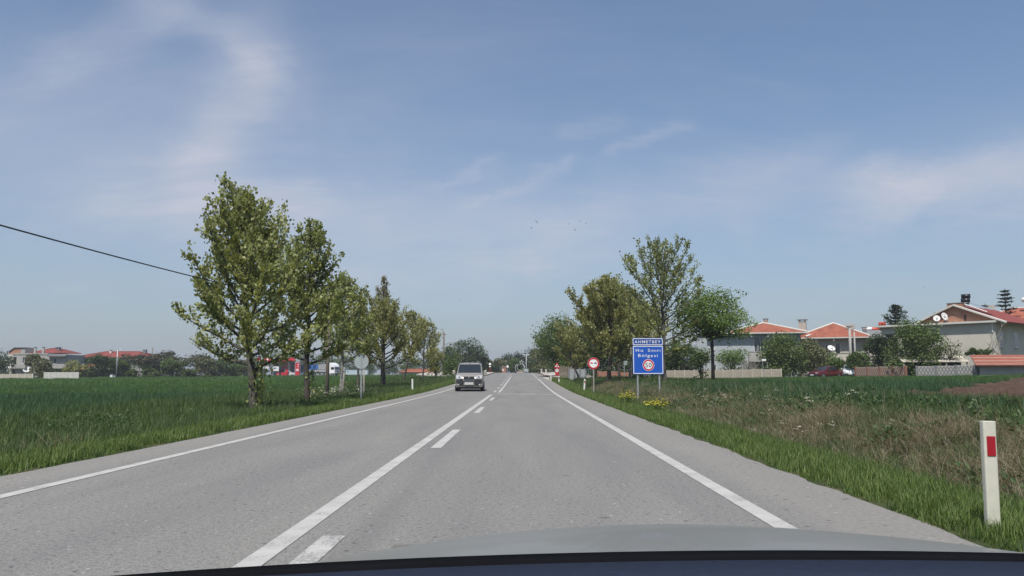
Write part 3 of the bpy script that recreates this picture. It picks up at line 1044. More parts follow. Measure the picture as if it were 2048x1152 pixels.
# left verge and wheat
x, y = sample(g, 12000, XL - 1.5, XL + .07, 6, 104, 1.7)
k = (x > XL - .05 - g.uniform(0, .18, len(x))) & (g.uniform(0, 1, len(x)) < .5)
x, y = x[~k], y[~k]
scatter('verge_grass', 'short green grass strip along the left edge of the asphalt', 'grass', C_SHORT, x, y, 1.0 + .012 * y, g)
x, y = sample(g, 16500, XL - 8.5, XL - .9, 8, 100, 1.6)
scatter('roadside_grass', 'tall green grass under the left row of trees', 'grass', C_TALL, x, y, .8 + .010 * y + .25 * lump(x * .4, y * .3), g, .18)
x, y = sample(g, 1500, XL - 6.5, XL - 1.0, 10, 75, 1.4)
k = lump(x * .5 + 4, y * .4) > .28
scatter('roadside_weeds', 'dark leafy weeds between the left trees', 'weeds', C_WEED, x[k], y[k], .9 + .006 * y[k], g)
x, y = sample(g, 900, XL - 6, XL - 1.0, 11, 75, 1.2)
k = lump(x * .5 + 1, y * .35 + 2) > .22
scatter('dry_clumps', 'pale dead grass clumps in the left verge', 'grass', C_DRY, x[k], y[k], 1.1 + .012 * y[k], g, .2)
cx = np.concatenate([at(px_, Y_).x + g.normal(0, .7, 8) for px_, Y_ in ((640, 39), (668, 43), (700, 36), (738, 34), (655, 46))])
cy = np.concatenate([Y_ + g.normal(0, 1.3, 8) for px_, Y_ in ((640, 39), (668, 43), (700, 36), (738, 34), (655, 46))])
k = cx < XL - .5
scatter('white_flowers', 'white umbel flowers dotted in the left verge near the round sign', 'flowers', C_UMB, cx[k], cy[k], np.full(k.sum(), 1.2), g)
cx = np.concatenate([at(px_, Y_).x + g.normal(0, .6, 4) for px_, Y_ in ((1450, 26), (1500, 24), (1560, 20), (1420, 30), (1660, 16))])
cy = np.concatenate([Y_ + g.normal(0, 1.0, 4) for px_, Y_ in ((1450, 26), (1500, 24), (1560, 20), (1420, 30), (1660, 16))])
scatter('white_flowers', 'small white flower heads scattered on the right bank', 'flowers', C_UMB, cx, cy, np.full(len(cx), .8), g)

gx, gy = np.meshgrid(np.arange(-62, -13.2, .95), np.arange(17, 74, .95))
gx = gx.ravel() + g.uniform(-.3, .3, gx.size); gy = gy.ravel() + g.uniform(-.3, .3, gy.size)
k = in_view(gx, gy) & (gx < -13.6 + .8 * np.sin(gy * .35))
tramp = 44 + .12 * (gx + 20)
near = k & (gy < tramp)
scatter('wheat_crop', 'dark blue-green wheat in the near part of the left field', 'wheat', C_WH, gx[near], gy[near], np.full(near.sum(), 1.0), g, .05)
far = k & (gy >= tramp)
scatter('wheat_crop', 'bright green wheat in the middle of the left field', 'wheat', C_WHL, gx[far], gy[far], np.full(far.sum(), .95), g, .05)
gx, gy = np.meshgrid(np.arange(-190, -13, 2.7), np.arange(72, 236, 2.7))
gx = gx.ravel() + g.uniform(-.9, .9, gx.size); gy = gy.ravel() + g.uniform(-.9, .9, gy.size)
k = in_view(gx, gy) & (gx < -14.5 - .05 * np.maximum(0, gy - 90)) & (gy < np.interp(gx, [-190, -140, -92, -64, -30, 0], [135, 148, 214, 226, 205, 170]))
scatter('wheat_crop', 'far light green part of the left wheat field', 'wheat', C_WHF, gx[k], gy[k], np.full(k.sum(), 1.0), g, .04)

# ------------------------------------------------------------------ trees along the road
TG = 'roadside trees'
e_wide = lambda t: max(.12, math.sin(math.pi * min(1, t * .80 + .20)) ** .75)
e_full = lambda t: max(.14, (.80 + .9 * t) if t < .22 else 1 - .86 * ((t - .22) / .78) ** 1.35)
e_tall = lambda t: max(.10, (1 - t) ** .8)
e_up = lambda t: max(.10, math.sin(math.pi * min(1, .28 + t * .70)) ** .7)
plane_tree('plane_tree', 'largest plane tree, nearest on the left, with shoots on its lower trunk', 512, 27.4, 388, 3.3, 3, 17000, .122, PLANE, None, .20, (math.pi, .12), (-.75, 0), e_full, 46, .14, 420, TG, rise=.95)
plane_tree('plane_tree', 'second plane tree on the left, dark forked trunk', 616, 35, 452, 2.9, 9, 11500, .128, PLANE, M_BARKD, .22, (math.pi, .05), (-.1, .1), e_full, 38, .13, 60, TG, rise=.95)
plane_tree('plane_tree', 'slim plane tree with whitish trunk behind the leaning wooden post', 682, 47, 548, 2.45, 17, 6800, .13, PLANE, M_BARKP, .26, (0, 0), (.1, 0), e_full, 26, .10, 40, TG, rise=1.0)
plane_tree('plane_tree', 'small leafy plane tree left of the tall pointed one', 716, 56, 606, 2.5, 23, 4200, .15, PLANEY, None, .26, (0, 0), (0, 0), e_full, 24, .09, 0, TG)
plane_tree('plane_tree', 'tall pointed tree with thin brownish top on the left verge', 768, 61, 606, 3.5, 31, 8600, .15, PLANEY, M_BARKD, .24, (0, 0), (0, 0), e_full, 38, .15, 0, TG, rise=.9)
plane_tree('plane_tree', 'thin brownish leader rising behind the tall pointed tree', 764, 64, 547, 2.1, 32, 3000, .12, PLANEB, M_BARK, .42, (0, 0), (0, 0), e_tall, 22, .10, 0, TG, rise=1.15)
plane_tree('plane_tree', 'young tree with leaning trunk behind the white marker post', 806, 76, 632, 3.0, 41, 3900, .165, PLANEY, M_BARKD, .30, (0, 0), (1.2, .2), e_full, 24, .10, 0, TG)
plane_tree('plane_tree', 'yellow-green young tree next after the leaning one', 846, 88, 645, 3.3, 43, 3900, .175, PLANEY, M_BARKD, .22, (0, 0), (.2, 0), e_full, 26, .10, 0, TG)
bushy_tree('roadside_tree', 'low mid-green tree left of the oncoming van', 905, 112, 712, 52, 45, GREEN, 752, 1800, .22, group=TG)
bushy_tree('roadside_tree', 'small green tree between the leaning tree and the utility pole', 872, 100, 692, 40, 46, PLANEY, 750, 1500, .2, group=TG)
# right row
plane_tree('plane_tree', 'tallest sparse plane tree, standing behind the blue sign', 1330, 50, 498, 3.6, 51, 8200, .13, PLANE, M_BARK, .22, (0, .0), (-.25, 0), e_up, 40, .14, 0, TG, rise=.95)
plane_tree('plane_tree', 'dense yellow-green plane tree behind the no-overtaking sign', 1219, 62, 566, 4.0, 57, 20000, .16, PLANEY, M_BARKD, .20, (math.pi, .1), (0, 0), e_full, 46, .17, 0, TG, rise=.95)
plane_tree('plane_tree', 'plane tree with the second trunk left of the blue sign', 1238, 72, 580, 4.0, 58, 9600, .165, PLANEY, M_BARKD, .24, (0, 0), (0, 0), e_full, 32, .13, 0, TG)
plane_tree('plane_tree', 'plane tree with slim pale trunk just left of the blue sign', 1259, 66, 590, 3.8, 59, 8800, .155, PLANEY, M_BARKP, .24, (0, 0), (.3, 0), e_full, 30, .11, 0, TG)
plane_tree('plane_tree', 'yellow-green plane tree filling the gap left of the dense one', 1188, 78, 612, 3.2, 67, 7000, .17, PLANEY, M_BARKD, .26, (0, 0), (0, 0), e_full, 30, .11, 0, TG)
plane_tree('plane_tree', 'plane tree whose crown shows just above the blue sign', 1290, 74, 612, 3.2, 68, 6500, .165, PLANEY, M_BARKD, .26, (0, 0), (0, 0), e_full, 30, .11, 0, TG)
plane_tree('plane_tree', 'yellowish young tree with a leaning trunk by the grey panel fence', 1160, 84, 668, 2.4, 61, 4800, .175, PLANEY, M_BARKD, .28, (math.pi, .2), (-1.7, 0), e_wide, 26, .11, 0, TG)
bushy_tree('roadside_tree', 'rounded bright green tree at the start of the right pavement', 1114, 112, 630, 100, 63, GREEN, 738, 9000, .25, clumps=60, group=TG)
bushy_tree('roadside_tree', 'green tree in the gap behind the yellowish leaning tree', 1158, 104, 636, 76, 64, GREEN, 745, 5200, .24, clumps=44, group=TG)
bushy_tree('roadside_tree', 'brownish sparse tree at the far end of the right pavement', 1082, 150, 690, 50, 65, OLIVE, 744, 1700, .28, group=TG)
bushy_tree('roadside_tree', 'dark shady tree behind the brown board fence', 1140, 120, 680, 70, 66, DARKG, 748, 2200, .26, group=TG)
bushy_tree('acacia_tree', 'flat-topped bright green acacia in front of the grey house', 1426, 50, 570, 160, 71, ACAC, 694, 9000, .125, shape='layered', clumps=70, bark=M_BARKD, depth=.8)
bushy_tree('sapling', 'thin dark-leaved sapling left of the acacia trunk', 1402, 56, 690, 34, 72, DARKG, 742, 520, .13, cat='sapling', clumps=12)
bushy_tree('garden_tree', 'mid-green garden tree right of the blue sign behind the wall', 1366, 98, 680, 112, 73, GREEN, 745, 6500, .23, clumps=50)
bushy_tree('garden_tree', 'dark garden tree behind the trunks of the right row', 1290, 105, 690, 110, 74, DARKG, 742, 3200, .25, clumps=34)
for (px_, Y_, tp_, w_, sd_, m_, lb) in ((1190, 118, 690, 70, 171, DARKG, 'dark tree directly behind the no-overtaking sign'), (1236, 122, 684, 84, 172, GREEN, 'green background tree between the middle trunks of the right row'),
                                       (1330, 116, 692, 80, 173, DARKG, 'dark background tree behind the right half of the blue sign'), (1272, 126, 680, 80, 174, OLIVE, 'olive background tree behind the left half of the blue sign')):
    bushy_tree('garden_tree', lb, px_, Y_, tp_, w_, sd_, m_, 750, 3000, .27, clumps=34)
# gardens of the houses on the right
bushy_tree('garden_shrub', 'loose light green shrub against the grey house wall', 1466, 96, 690, 66, 75, ACAC, 744, 3200, .18, cat='shrub')
bare_tree('bare_shrub', 'leafless grey many-stemmed shrub under the balcony', 1508, 95, 706, 60, 76, stems=6, cat='shrub')
bushy_tree('garden_tree', 'large dark round bush-like tree hiding the middle of the grey house', 1566, 97, 668, 88, 77, GREEN, 745, 11000, .21, clumps=64)
bushy_tree('garden_tree', 'greyish olive tree right of the large dark one', 1622, 98, 676, 62, 78, OLIVE, 745, 6000, .2, clumps=44)
bushy_tree('garden_shrub', 'yellow-green shrub behind the red car', 1664, 100, 704, 56, 79, ACAC, 745, 2800, .18, cat='shrub')
bushy_tree('garden_shrub', 'dark little shrub left of the balcony pillar', 1682, 101, 710, 26, 80, DARKG, 745, 800, .18, cat='shrub')
bushy_tree('garden_tree', 'small bright tree above the white car', 1718, 92, 694, 46, 81, GREEN, 744, 2800, .2)
bushy_tree('garden_tree', 'tall dark evergreen tree left of the cream house', 1762, 96, 664, 62, 82, DARKG, 742, 4200, .2, clumps=44)
conifer('cedar_tree', 'dark cedar with upswept forked tips behind the flat eave', 1797, 103, 608, 120, 83, bottom_frac=.2, tiers=18, droop=-.28, n_need=44, size=.34)
bushy_tree('garden_tree', 'large leafy tree standing before the cream house window', 1836, 82, 638, 112, 84, GREEN, 742, 11000, .2, clumps=60)
bushy_tree('garden_tree', 'sparse small tree in the middle of the cream wall', 1904, 80, 680, 42, 85, OLIVE, 728, 420, .15, clumps=20)
bare_tree('bare_tree', 'leafless branching tree at the right corner of the cream house', 2016, 79, 640, 90, 86)
bushy_tree('grape_vine', 'trained green vine foliage along the cream wall', 1962, 80, 694, 76, 87, GREEN, 716, 1100, .16, cat='vine', clumps=26, depth=.25)
conifer('fir_tree', 'large dark fir rising behind the cream house roof', 2020, 112, 576, 110, 88, bottom_frac=.1, tiers=19, droop=.1, n_need=34, size=.36)
conifer('fir_tree', 'small dark fir between the chimney and the large fir', 1978, 118, 604, 60, 89, tiers=14, n_need=20, size=.34)
conifer('fir_tree', 'tip of a thin fir behind the solar tanks', 1943, 125, 598, 44, 90, tiers=14, n_need=14, size=.3)
bushy_tree('garden_tree', 'dark treetop showing above the far house between the poles', 1702, 130, 660, 34, 91, DARKG, 700, 900, .22)
bushy_tree('garden_tree', 'dark treetop above the left ridge of the grey house', 1500, 135, 655, 44, 92, DARKG, 720, 900, .24)
bushy_tree('garden_tree', 'small treetop in the dip between the two tiled roofs', 1568, 138, 650, 26, 93, DARKG, 700, 600, .24)

# far end of the road
for (px_, Y_, tp_, w_, sd_, m_, nm, lb) in (
    (1022, 262, 704, 40, 101, PINE, 'pine_tree', 'left one of the dark round pines at the end of the road'),
    (1046, 270, 700, 46, 102, PINE, 'pine_tree', 'middle dark pine behind the crescent ornament'),
    (1072, 268, 698, 44, 103, PINE, 'pine_tree', 'dark pine right of the far lamp post'),
    (1098, 190, 694, 60, 112, DARKG, 'roadside_tree', 'dark background tree behind the gate posts of the right pavement'),
    (1128, 175, 690, 60, 113, GREEN, 'roadside_tree', 'green background tree behind the triangular sign'),
    (1030, 222, 714, 24, 104, GREEN, 'roadside_tree', 'bright green young tree behind the crescent ornament'),
    (1068, 215, 722, 22, 105, GREEN, 'roadside_tree', 'green shrub-like tree right of the small white board'),
    (1000, 250, 716, 34, 106, OLIVE, 'roadside_tree', 'olive-green tree left of the brick gate post'),
    (982, 240, 722, 30, 107, DARKG, 'roadside_tree', 'dark low tree behind the roof of the van'),
    (925, 196, 672, 62, 108, DARKG, 'poplar_tree', 'left bluish-dark tree of the tall clump behind the van'),
    (952, 202, 684, 50, 109, DARKG, 'poplar_tree', 'right bluish-dark tree of the tall clump behind the van'),
    (900, 192, 692, 34, 110, GREEN, 'poplar_tree', 'lower tree on the left side of the tall clump'),
    (972, 205, 712, 18, 111, OLIVE, 'poplar_tree', 'thin spindly tree right of the tall dark clump')):
    bushy_tree(nm, lb, px_, Y_, tp_, w_ * 1.3, sd_, m_, 748, 2800, .45 if Y_ > 230 else .38, clumps=30)

# far side of the left field
for (px_, Y_, tp_, bt_, w_, sd_, m_, nm, sh, lb) in (
    (-6, 172, 700, 760, 56, 121, DARKG, 'garden_tree', 'round', 'dark green tree cut by the left edge of the picture'),
    (8, 160, 745, 760, 14, 122, DARKG, 'garden_shrub', 'round', 'round clipped shrub before the grey concrete house'),
    (82, 158, 716, 752, 44, 123, OLIVE, 'garden_tree', 'round', 'pale olive tree standing before the grey concrete house'),
    (64, 168, 704, 735, 20, 124, OLIVE, 'garden_tree', 'column', 'thin pale tree at the middle of the grey concrete house'),
    (146, 172, 722, 757, 44, 125, PLANEY, 'garden_tree', 'round', 'olive-green tree right of the grey concrete house'),
    (194, 176, 706, 758, 50, 126, DARKG, 'garden_tree', 'round', 'dark green tree in front of the long red roof'),
    (233, 178, 714, 757, 44, 127, GREEN, 'garden_tree', 'round', 'mid-green tree beside the lamp pole before the long red roof'),
    (278, 182, 705, 735, 66, 128, PINEB, 'pine_tree', 'umbrella', 'brown-green umbrella pine at the right end of the red roof'),
    (326, 188, 702, 742, 62, 129, PINEB, 'pine_tree', 'umbrella', 'darker umbrella pine right of the first one'),
    (346, 180, 714, 757, 42, 130, GREEN, 'garden_tree', 'round', 'bright green tree before the second umbrella pine'),
    (398, 190, 706, 750, 56, 131, PINEB, 'pine_tree', 'umbrella', 'third umbrella pine, behind the white pergola'),
    (412, 182, 712, 756, 34, 132, OLIVE, 'garden_tree', 'round', 'olive-brown tree right of the white pergola'),
    (452, 195, 712, 756, 52, 133, GREEN, 'garden_tree', 'round', 'green tree half hidden left of the big plane trunk'),
    (482, 205, 715, 756, 40, 134, OLIVE, 'garden_tree', 'round', 'grey-green tree directly behind the big plane trunk'),
    (300, 178, 738, 758, 34, 135, GREEN, 'garden_shrub', 'round', 'low green shrub under the first umbrella pine'),
    (262, 175, 740, 758, 26, 136, GREEN, 'garden_shrub', 'round', 'light green bush left of the umbrella pine trunk'),
    (172, 172, 740, 760, 26, 137, DARKG, 'garden_shrub', 'round', 'dark low bush left of the brick lean-to roof'),
    (380, 176, 738, 757, 26, 138, GREEN, 'garden_shrub', 'round', 'low bush in front of the white pergola'),
    (548, 285, 698, 748, 40, 139, GREEN, 'garden_tree', 'round', 'tree rising behind the left end of the station canopy'),
    (580, 290, 704, 748, 44, 140, GREEN, 'garden_tree', 'round', 'tree behind the middle of the station canopy'),
    (612, 282, 698, 748, 44, 141, OLIVE, 'garden_tree', 'round', 'tree behind the right end of the station canopy'),
    (578, 246, 722, 748, 20, 142, DARKG, 'garden_tree', 'round', 'dark tree between the station shop and the price tower'),
    (640, 288, 702, 748, 46, 143, GREEN, 'garden_tree', 'round', 'tree behind the blue-tarped trailer'),
    (672, 290, 710, 748, 40, 144, GREEN, 'garden_tree', 'round', 'tree behind the white truck cab'),
    (706, 285, 706, 748, 44, 145, DARKG, 'garden_tree', 'round', 'dark tree behind the long pale container'),
    (740, 275, 712, 748, 46, 146, GREEN, 'garden_tree', 'round', 'green tree behind the tall pointed roadside tree'),
    (778, 262, 716, 748, 44, 147, DARKG, 'garden_tree', 'round', 'dark far tree left of the low red-roofed shed'),
    (820, 250, 716, 746, 46, 148, GREEN, 'garden_tree', 'round', 'green far tree behind the low red-roofed shed'),
    (860, 240, 712, 746, 44, 149, DARKG, 'garden_tree', 'round', 'dark far tree behind the utility pole'),
    (512, 280, 712, 748, 40, 150, DARKG, 'garden_tree', 'round', 'dark tree behind the flag pole'),
    (120, 176, 738, 760, 30, 152, DARKG, 'garden_shrub', 'round', 'dark bush at the right foot of the grey concrete house'),
    (246, 186, 722, 758, 40, 153, DARKG, 'garden_tree', 'round', 'dark tree right of the lamp pole'),
    (300, 192, 716, 757, 44, 154, DARKG, 'garden_tree', 'round', 'dark tree between the first two umbrella pines'),
    (368, 192, 718, 757, 44, 155, GREEN, 'garden_tree', 'round', 'green tree behind the left post of the pergola'),
    (432, 198, 716, 757, 40, 156, DARKG, 'garden_tree', 'round', 'dark tree two crowns left of the big plane trunk'),
    (466, 200, 728, 757, 40, 157, GREEN, 'garden_shrub', 'round', 'green bush just left of the big plane trunk'),
    (505, 235, 724, 754, 40, 158, GREEN, 'garden_tree', 'round', 'green tree between the big plane trunk and the flag pole'),
    (214, 183, 724, 758, 40, 151, GREEN, 'garden_shrub', 'round', 'broad green bush under the eave of the long red roof')):
    bushy_tree(nm, lb, px_, Y_, tp_, w_ * 1.22, sd_, m_, bt_, 2600, .36, shape=sh, clumps=26, cat='shrub' if nm == 'garden_shrub' else 'tree')

# yellow flowering bushes on the right bank
for i, (px_, Y_, w_, h_, lb) in enumerate(((1254, 33, 26, .55, 'yellow flowering plant left of the blue sign legs'), (1312, 27, 34, .5, 'yellow flowering plant in front of the blue sign'))):
    b = at(px_, Y_); t0 = thing('flowering_plant', lb, 'plant', b)
    gg = np.random.default_rng(160 + i); n = 420
    d = gg.normal(0, 1, (n, 3)) * np.array([w_ * Y_ / F * .36, w_ * Y_ / F * .3, .12]); d[:, 2] = h_ * .55 + d[:, 2]
    d[:, 2] = np.maximum(d[:, 2], .05)
    vv, ff = leaves(d, .06, gg, .6, .2, .6); np_mesh('foliage', vv, ff, ACAC, t0)
    tops = d[d[:, 2] > h_ * .5] + np.array([0, -.02, .05])
    vv, ff = leaves(tops, .05, gg, .9, .1, 1.5); np_mesh('blossom', vv, ff, PETY, t0)
    mb = MB()
    for q in d[::12]: mb.tube([(q[0] * .2, q[1] * .2, -.05), tuple(q)], [.008, .004], 3, False)
    mb.build('stems', GRASSD, t0, fix=False)

# ------------------------------------------------------------------ signs and posts
M_GALV = mat('galvanised_steel', (.36, .38, .38), .5, .12, 5, .55)
M_SIGNBACK = mat('sign_back_grey', (.34, .39, .39), .55, .06, 4, .2)
M_BLUE = mat('sign_blue', (.012, .085, .42), .35, .05, 3)
M_BLUED = mat('town_plate_blue', (.010, .055, .26), .35, .05, 3)
M_WHITE = mat('sign_white', (.74, .75, .74), .4, .04, 4)
M_RED = mat('sign_red', (.48, .016, .03), .4, .06, 4)
M_BLACK = mat('sign_black', (.015, .015, .017), .45, .05, 4)
M_POSTW = mat('marker_plastic', (.55, .535, .44), .5, .08, 9, dirt=.18)
M_POSTB = mat('marker_plastic_white', (.66, .66, .62), .5, .06, 9, dirt=.15)
M_REFL = mat('red_reflector', (.32, .012, .022), .3, .08, 20)
M_WOOD = mat('weathered_wood', (.27, .25, .215), .9, .3, 6, bump=.5)
M_POLE = mat('pole_wood', (.15, .125, .095), .9, .3, 6, bump=.5)


def letters(txt, cx, cz, w, h, y, m, parent, name='lettering', spacing=1.25, depth=.004):
    cu_ = bpy.data.curves.new('t', 'FONT'); cu_.body = txt; cu_.align_x = 'CENTER'; cu_.space_character = spacing; cu_.offset = .006
    cu_.resolution_u = 4
    o = bpy.data.objects.new('t', cu_); COL.objects.link(o)
    dg = bpy.context.evaluated_depsgraph_get(); dg.update()
    me = bpy.data.meshes.new_from_object(o.evaluated_get(dg))
    bpy.data.objects.remove(o)
    co = np.empty(len(me.vertices) * 3, np.float32); me.vertices.foreach_get('co', co); co = co.reshape(-1, 3)
    lo, hi = co.min(0), co.max(0)
    x = (co[:, 0] - (lo[0] + hi[0]) / 2) / (hi[0] - lo[0]) * w + cx
    z = (co[:, 1] - (lo[1] + hi[1]) / 2) / (hi[1] - lo[1]) * h + cz
    me.vertices.foreach_set('co', np.stack([x, np.full(len(x), y, np.float32), z], -1).astype(np.float32).ravel())
    me.name = name; me.materials.clear(); me.materials.append(m); me.update()
    o = bpy.data.objects.new(name, me); COL.objects.link(o); o.parent = parent; o['kind'] = 'stuff'
    return o


def rrect(x0, x1, z0, z1, r, k=5):
    pts = []
    for cx, cz, a0 in ((x1 - r, z1 - r, 0), (x0 + r, z1 - r, 90), (x0 + r, z0 + r, 180), (x1 - r, z0 + r, 270)):
        for i in range(k + 1):
            a = math.radians(a0 + 90 * i / k); pts.append((cx + r * math.cos(a), cz + r * math.sin(a)))
    return pts


def frame_ring(x0, x1, z0, z1, r, w, y):
    a, b = rrect(x0, x1, z0, z1, r), rrect(x0 + w, x1 - w, z0 + w, z1 - w, max(.005, r - w * .6))
    n = len(a)
    return MB().add([(p[0], y, p[1]) for p in a] + [(p[0], y, p[1]) for p in b], [(i, (i + 1) % n, n + (i + 1) % n, n + i) for i in range(n)])


# the blue town sign
b = P(1297, 772, 39.0); b.z = float(G(b.x, 39.0))
t0 = thing('town_sign', 'large blue town sign with a red 50 roundel on two steel legs', 'road sign', b, math.radians(3))
u = 39.0 / F / 8.86                      # metres per unit of the enlarged view
zc = P(1297, 675.8, 39).z - b.z
X0 = lambda v_: (v_ - 686) * u
Z0 = lambda v_: zc - (v_ - 140) * u
MB().prism(rrect(X0(415), X0(957), Z0(272), Z0(140), .03), -.02, .02).build('name_plate', M_BLUED, t0)
MB().prism(rrect(X0(415), X0(957), Z0(777), Z0(276), .03), -.02, .02).build('panel', M_BLUE, t0)
frame_ring(X0(419), X0(950), Z0(266), Z0(148), .045, .03, -.0235).build('border', M_WHITE, t0)
frame_ring(X0(422), X0(950), Z0(770), Z0(283), .03, .033, -.0235).build('border', M_WHITE, t0)
letters('AHMETBEY', X0(681), Z0(210), 462 * u, 50 * u, -.0245, M_WHITE, t0)
letters('H\u0131z  S\u0131n\u0131r\u0131', X0(687), Z0(359), 436 * u, 52 * u, -.0245, M_WHITE, t0)
letters('B\u00f6lgesi', X0(683), Z0(459), 345 * u, 66 * u, -.0245, M_WHITE, t0)
rd = MB().ring((X0(690), Z0(618)), 0, 103 * u, -.022, -.026).build('roundel', M_WHITE, t0)
MB().ring((X0(690), Z0(618)), 72 * u, 97 * u, -.0265, -.029).build('red_ring', M_RED, rd)
letters('50', X0(690), Z0(618), 112 * u, 78 * u, -.0285, M_BLACK, rd, 'number', 1.1)
for lx in (X0(500), X0(885)):
    MB().b2(lx - .04, lx + .04, .022, .075, -.3, zc - .03).build('leg', M_GALV, t0, bevel=.008)
for zz in (Z0(330), Z0(700)):
    MB().b2(X0(440), X0(935), .0205, .05, zz - .025, zz + .025).build('crossbar', M_GALV, t0)


def car_icon(cx, cz, w, y):
    h = w * .5
    pts = [(-.5, .1), (-.42, .36), (-.27, .42), (-.18, .72), (.18, .72), (.27, .42), (.42, .36), (.5, .1), (.5, -.12), (.36, -.12), (.36, -.3), (.2, -.3), (.2, -.12), (-.2, -.12), (-.2, -.3), (-.36, -.3), (-.36, -.12), (-.5, -.12)]
    return MB().add([(cx + p[0] * w, y, cz + p[1] * h) for p in pts], [tuple(range(len(pts)))])


def round_sign(label, px, Y, cy, rpx, post_m, kind, rz=0, lean=0):
    p = P(px, cy, Y); gz = float(G(p.x, Y)); zc = p.z - gz; r = rpx * Y / F
    t0 = thing('road_sign', label, 'road sign', (p.x, Y, gz), rz)
    t0.rotation_euler = (0, lean, rz)
    MB().b2(-.035, .035, .0, .05, -.35, zc + r * .8).build('post', post_m, t0, bevel=.006)
    if kind == 'back':
        MB().ring((0, zc), 0, r, .052, .062).build('face', M_RED, t0)
        MB().ring((0, zc), 0, r, -.012, -.004).build('plate', M_SIGNBACK, t0)
        MB().ring((0, zc), r - .02, r + .004, -.02, .012).build('rim', M_SIGNBACK, t0)
        MB().b2(-.03, .03, -.018, -.0125, zc - r * .8, zc + r * .85).build('rail', M_GALV, t0)
    else:
        MB().ring((0, zc), 0, r, -.006, -.001).build('plate', M_WHITE, t0)
        MB().ring((0, zc), r * .72, r * .985, -.012, -.0065).build('red_ring', M_RED, t0)
        car_icon(-r * .34, zc, r * .52, -.0085).build('red_car_symbol', M_RED, t0)
        car_icon(r * .34, zc, r * .52, -.0085).build('black_car_symbol', M_BLACK, t0)
        MB().ring((0, zc), 0, r, -.0005, .012).build('back_plate', M_SIGNBACK, t0)
    return t0


round_sign('round no-overtaking sign with a red and a black car on a grey post', 1187, 47.5, 726.8, 11.6, M_WOOD, 'front', math.radians(2))
round_sign('round sign seen from its grey back on the left verge', 723, 35, 723, 14.4, M_GALV, 'back', math.radians(-4))

# triangular warning sign with a small round one below, far right
p = P(1114, 733, 95); gz = float(G(p.x, 95)); k = 95 / F
t0 = thing('warning_sign', 'red-bordered triangular warning sign above a small round limit sign', 'road sign', (p.x, 95, gz))
zt_ = P(1114, 724.5, 95).z - gz; zb_ = P(1114, 735.5, 95).z - gz; hw = 6 * k
MB().b2(-.035, .035, .01, .06, -.3, zt_ - .15).build('post', M_GALV, t0)
MB().prism([(-hw, zb_), (hw, zb_), (0, zt_)], -.01, .005).build('triangle_border', M_RED, t0)
MB().prism([(-hw * .66, zb_ + .1), (hw * .66, zb_ + .1), (0, zt_ - .2)], -.016, -.0105).build('triangle_field', M_WHITE, t0)
MB().prism([(-.10, zb_ + .13), (.10, zb_ + .13), (.05, zb_ + .22), (.09, zb_ + .3), (0, zb_ + .4), (-.06, zb_ + .3), (-.03, zb_ + .22)], -.02, -.0165).build('figure_symbol', M_BLACK, t0)
zr_ = P(1114, 741, 95).z - gz; r_ = 4.6 * k
ro = MB().ring((0, zr_), 0, r_, -.01, .0).build('limit_plate', M_WHITE, t0)
MB().ring((0, zr_), r_ * .72, r_, -.016, -.0105).build('red_ring', M_RED, ro)
letters('50', 0, zr_, r_ * .95, r_ * .7, -.0125, M_BLACK, ro, 'number', 1.05)
MB().b2(-r_ * .8, r_ * .8, -.01, .0, zr_ - r_ - .3, zr_ - r_ - .05).build('lower_plate', M_RED, t0)


def marker_post(label, px, py_base, Y, py_top, refl, lean=(0, 0), m=None, x=None):
    p = P(px, py_base, Y); p = Vector((p.x if x is None else x, Y, 0)); gz = float(G(p.x, Y))
    h = P(px, py_top, Y).z - gz
    t0 = thing('marker_post', label, 'marker post', (p.x, Y, gz), 0, 'roadside marker posts')
    t0.rotation_euler = (lean[1], lean[0], 0)
    w = .052
    poly = [(-w, -.022), (-w + .008, -.03), (w - .008, -.03), (w, -.022), (w, .022), (w - .02, .03), (-w + .02, .03), (-w, .022)]
    MB().prism(poly, -.35, h, 'z').build('post_body', m or M_POSTW, t0, bevel=.004)
    if refl is not None:
        MB().box((.002, -.033, h - .195), (.068, .006, .155)).build('reflector', refl, t0, bevel=.002)
    return t0


marker_post('white marker post with red reflector, nearest on the right', 1985, 1045, 6.52, 842, M_REFL, (.012, 0))
marker_post('white marker post with red reflector beside the no-overtaking sign', 1168, 783, 54, 758, M_REFL, (.07, 0), M_POSTB)
marker_post('white marker post with dark band, right verge before the pavement', 1118, 767, 76, 752, M_BLACK, (0, 0), M_POSTB)
marker_post('farthest small white marker post on the right verge', 1102, 762, 88, 749, None, (0, 0), M_POSTB)
marker_post('plain white marker post on the left verge before the van', 825, 785, 52, 758, None, (-.02, 0), M_POSTB)


def plain_post(name, label, px, Y, top, r, m, lean=(0, 0), cat='post'):
    b = at(px, Y); h = P(px, top, Y).z - b.z
    t0 = thing(name, label, cat, b)
    MB().tube([(0, 0, -.4), (lean[0] * .5, lean[1] * .5, h * .5), (lean[0], lean[1], h)], [r * 1.05, r, r * .85], 9).build('shaft', m, t0, True)
    return t0, h


t0, h = plain_post('wooden_post', 'short leaning grey post left of the round sign back', 685, 46, 734, .055, M_WOOD, (.12, 0))
MB().box((.12, -.03, h - .12), (.14, .1, .24)).build('cap_box', M_GALV, t0)
t0, h = plain_post('wooden_post', 'short brownish post just behind the round sign back', 729, 43, 736, .05, M_WOOD, (-.03, 0))
MB().box((-.03, 0, h), (.12, .12, .04)).build('cap', M_WOOD, t0)
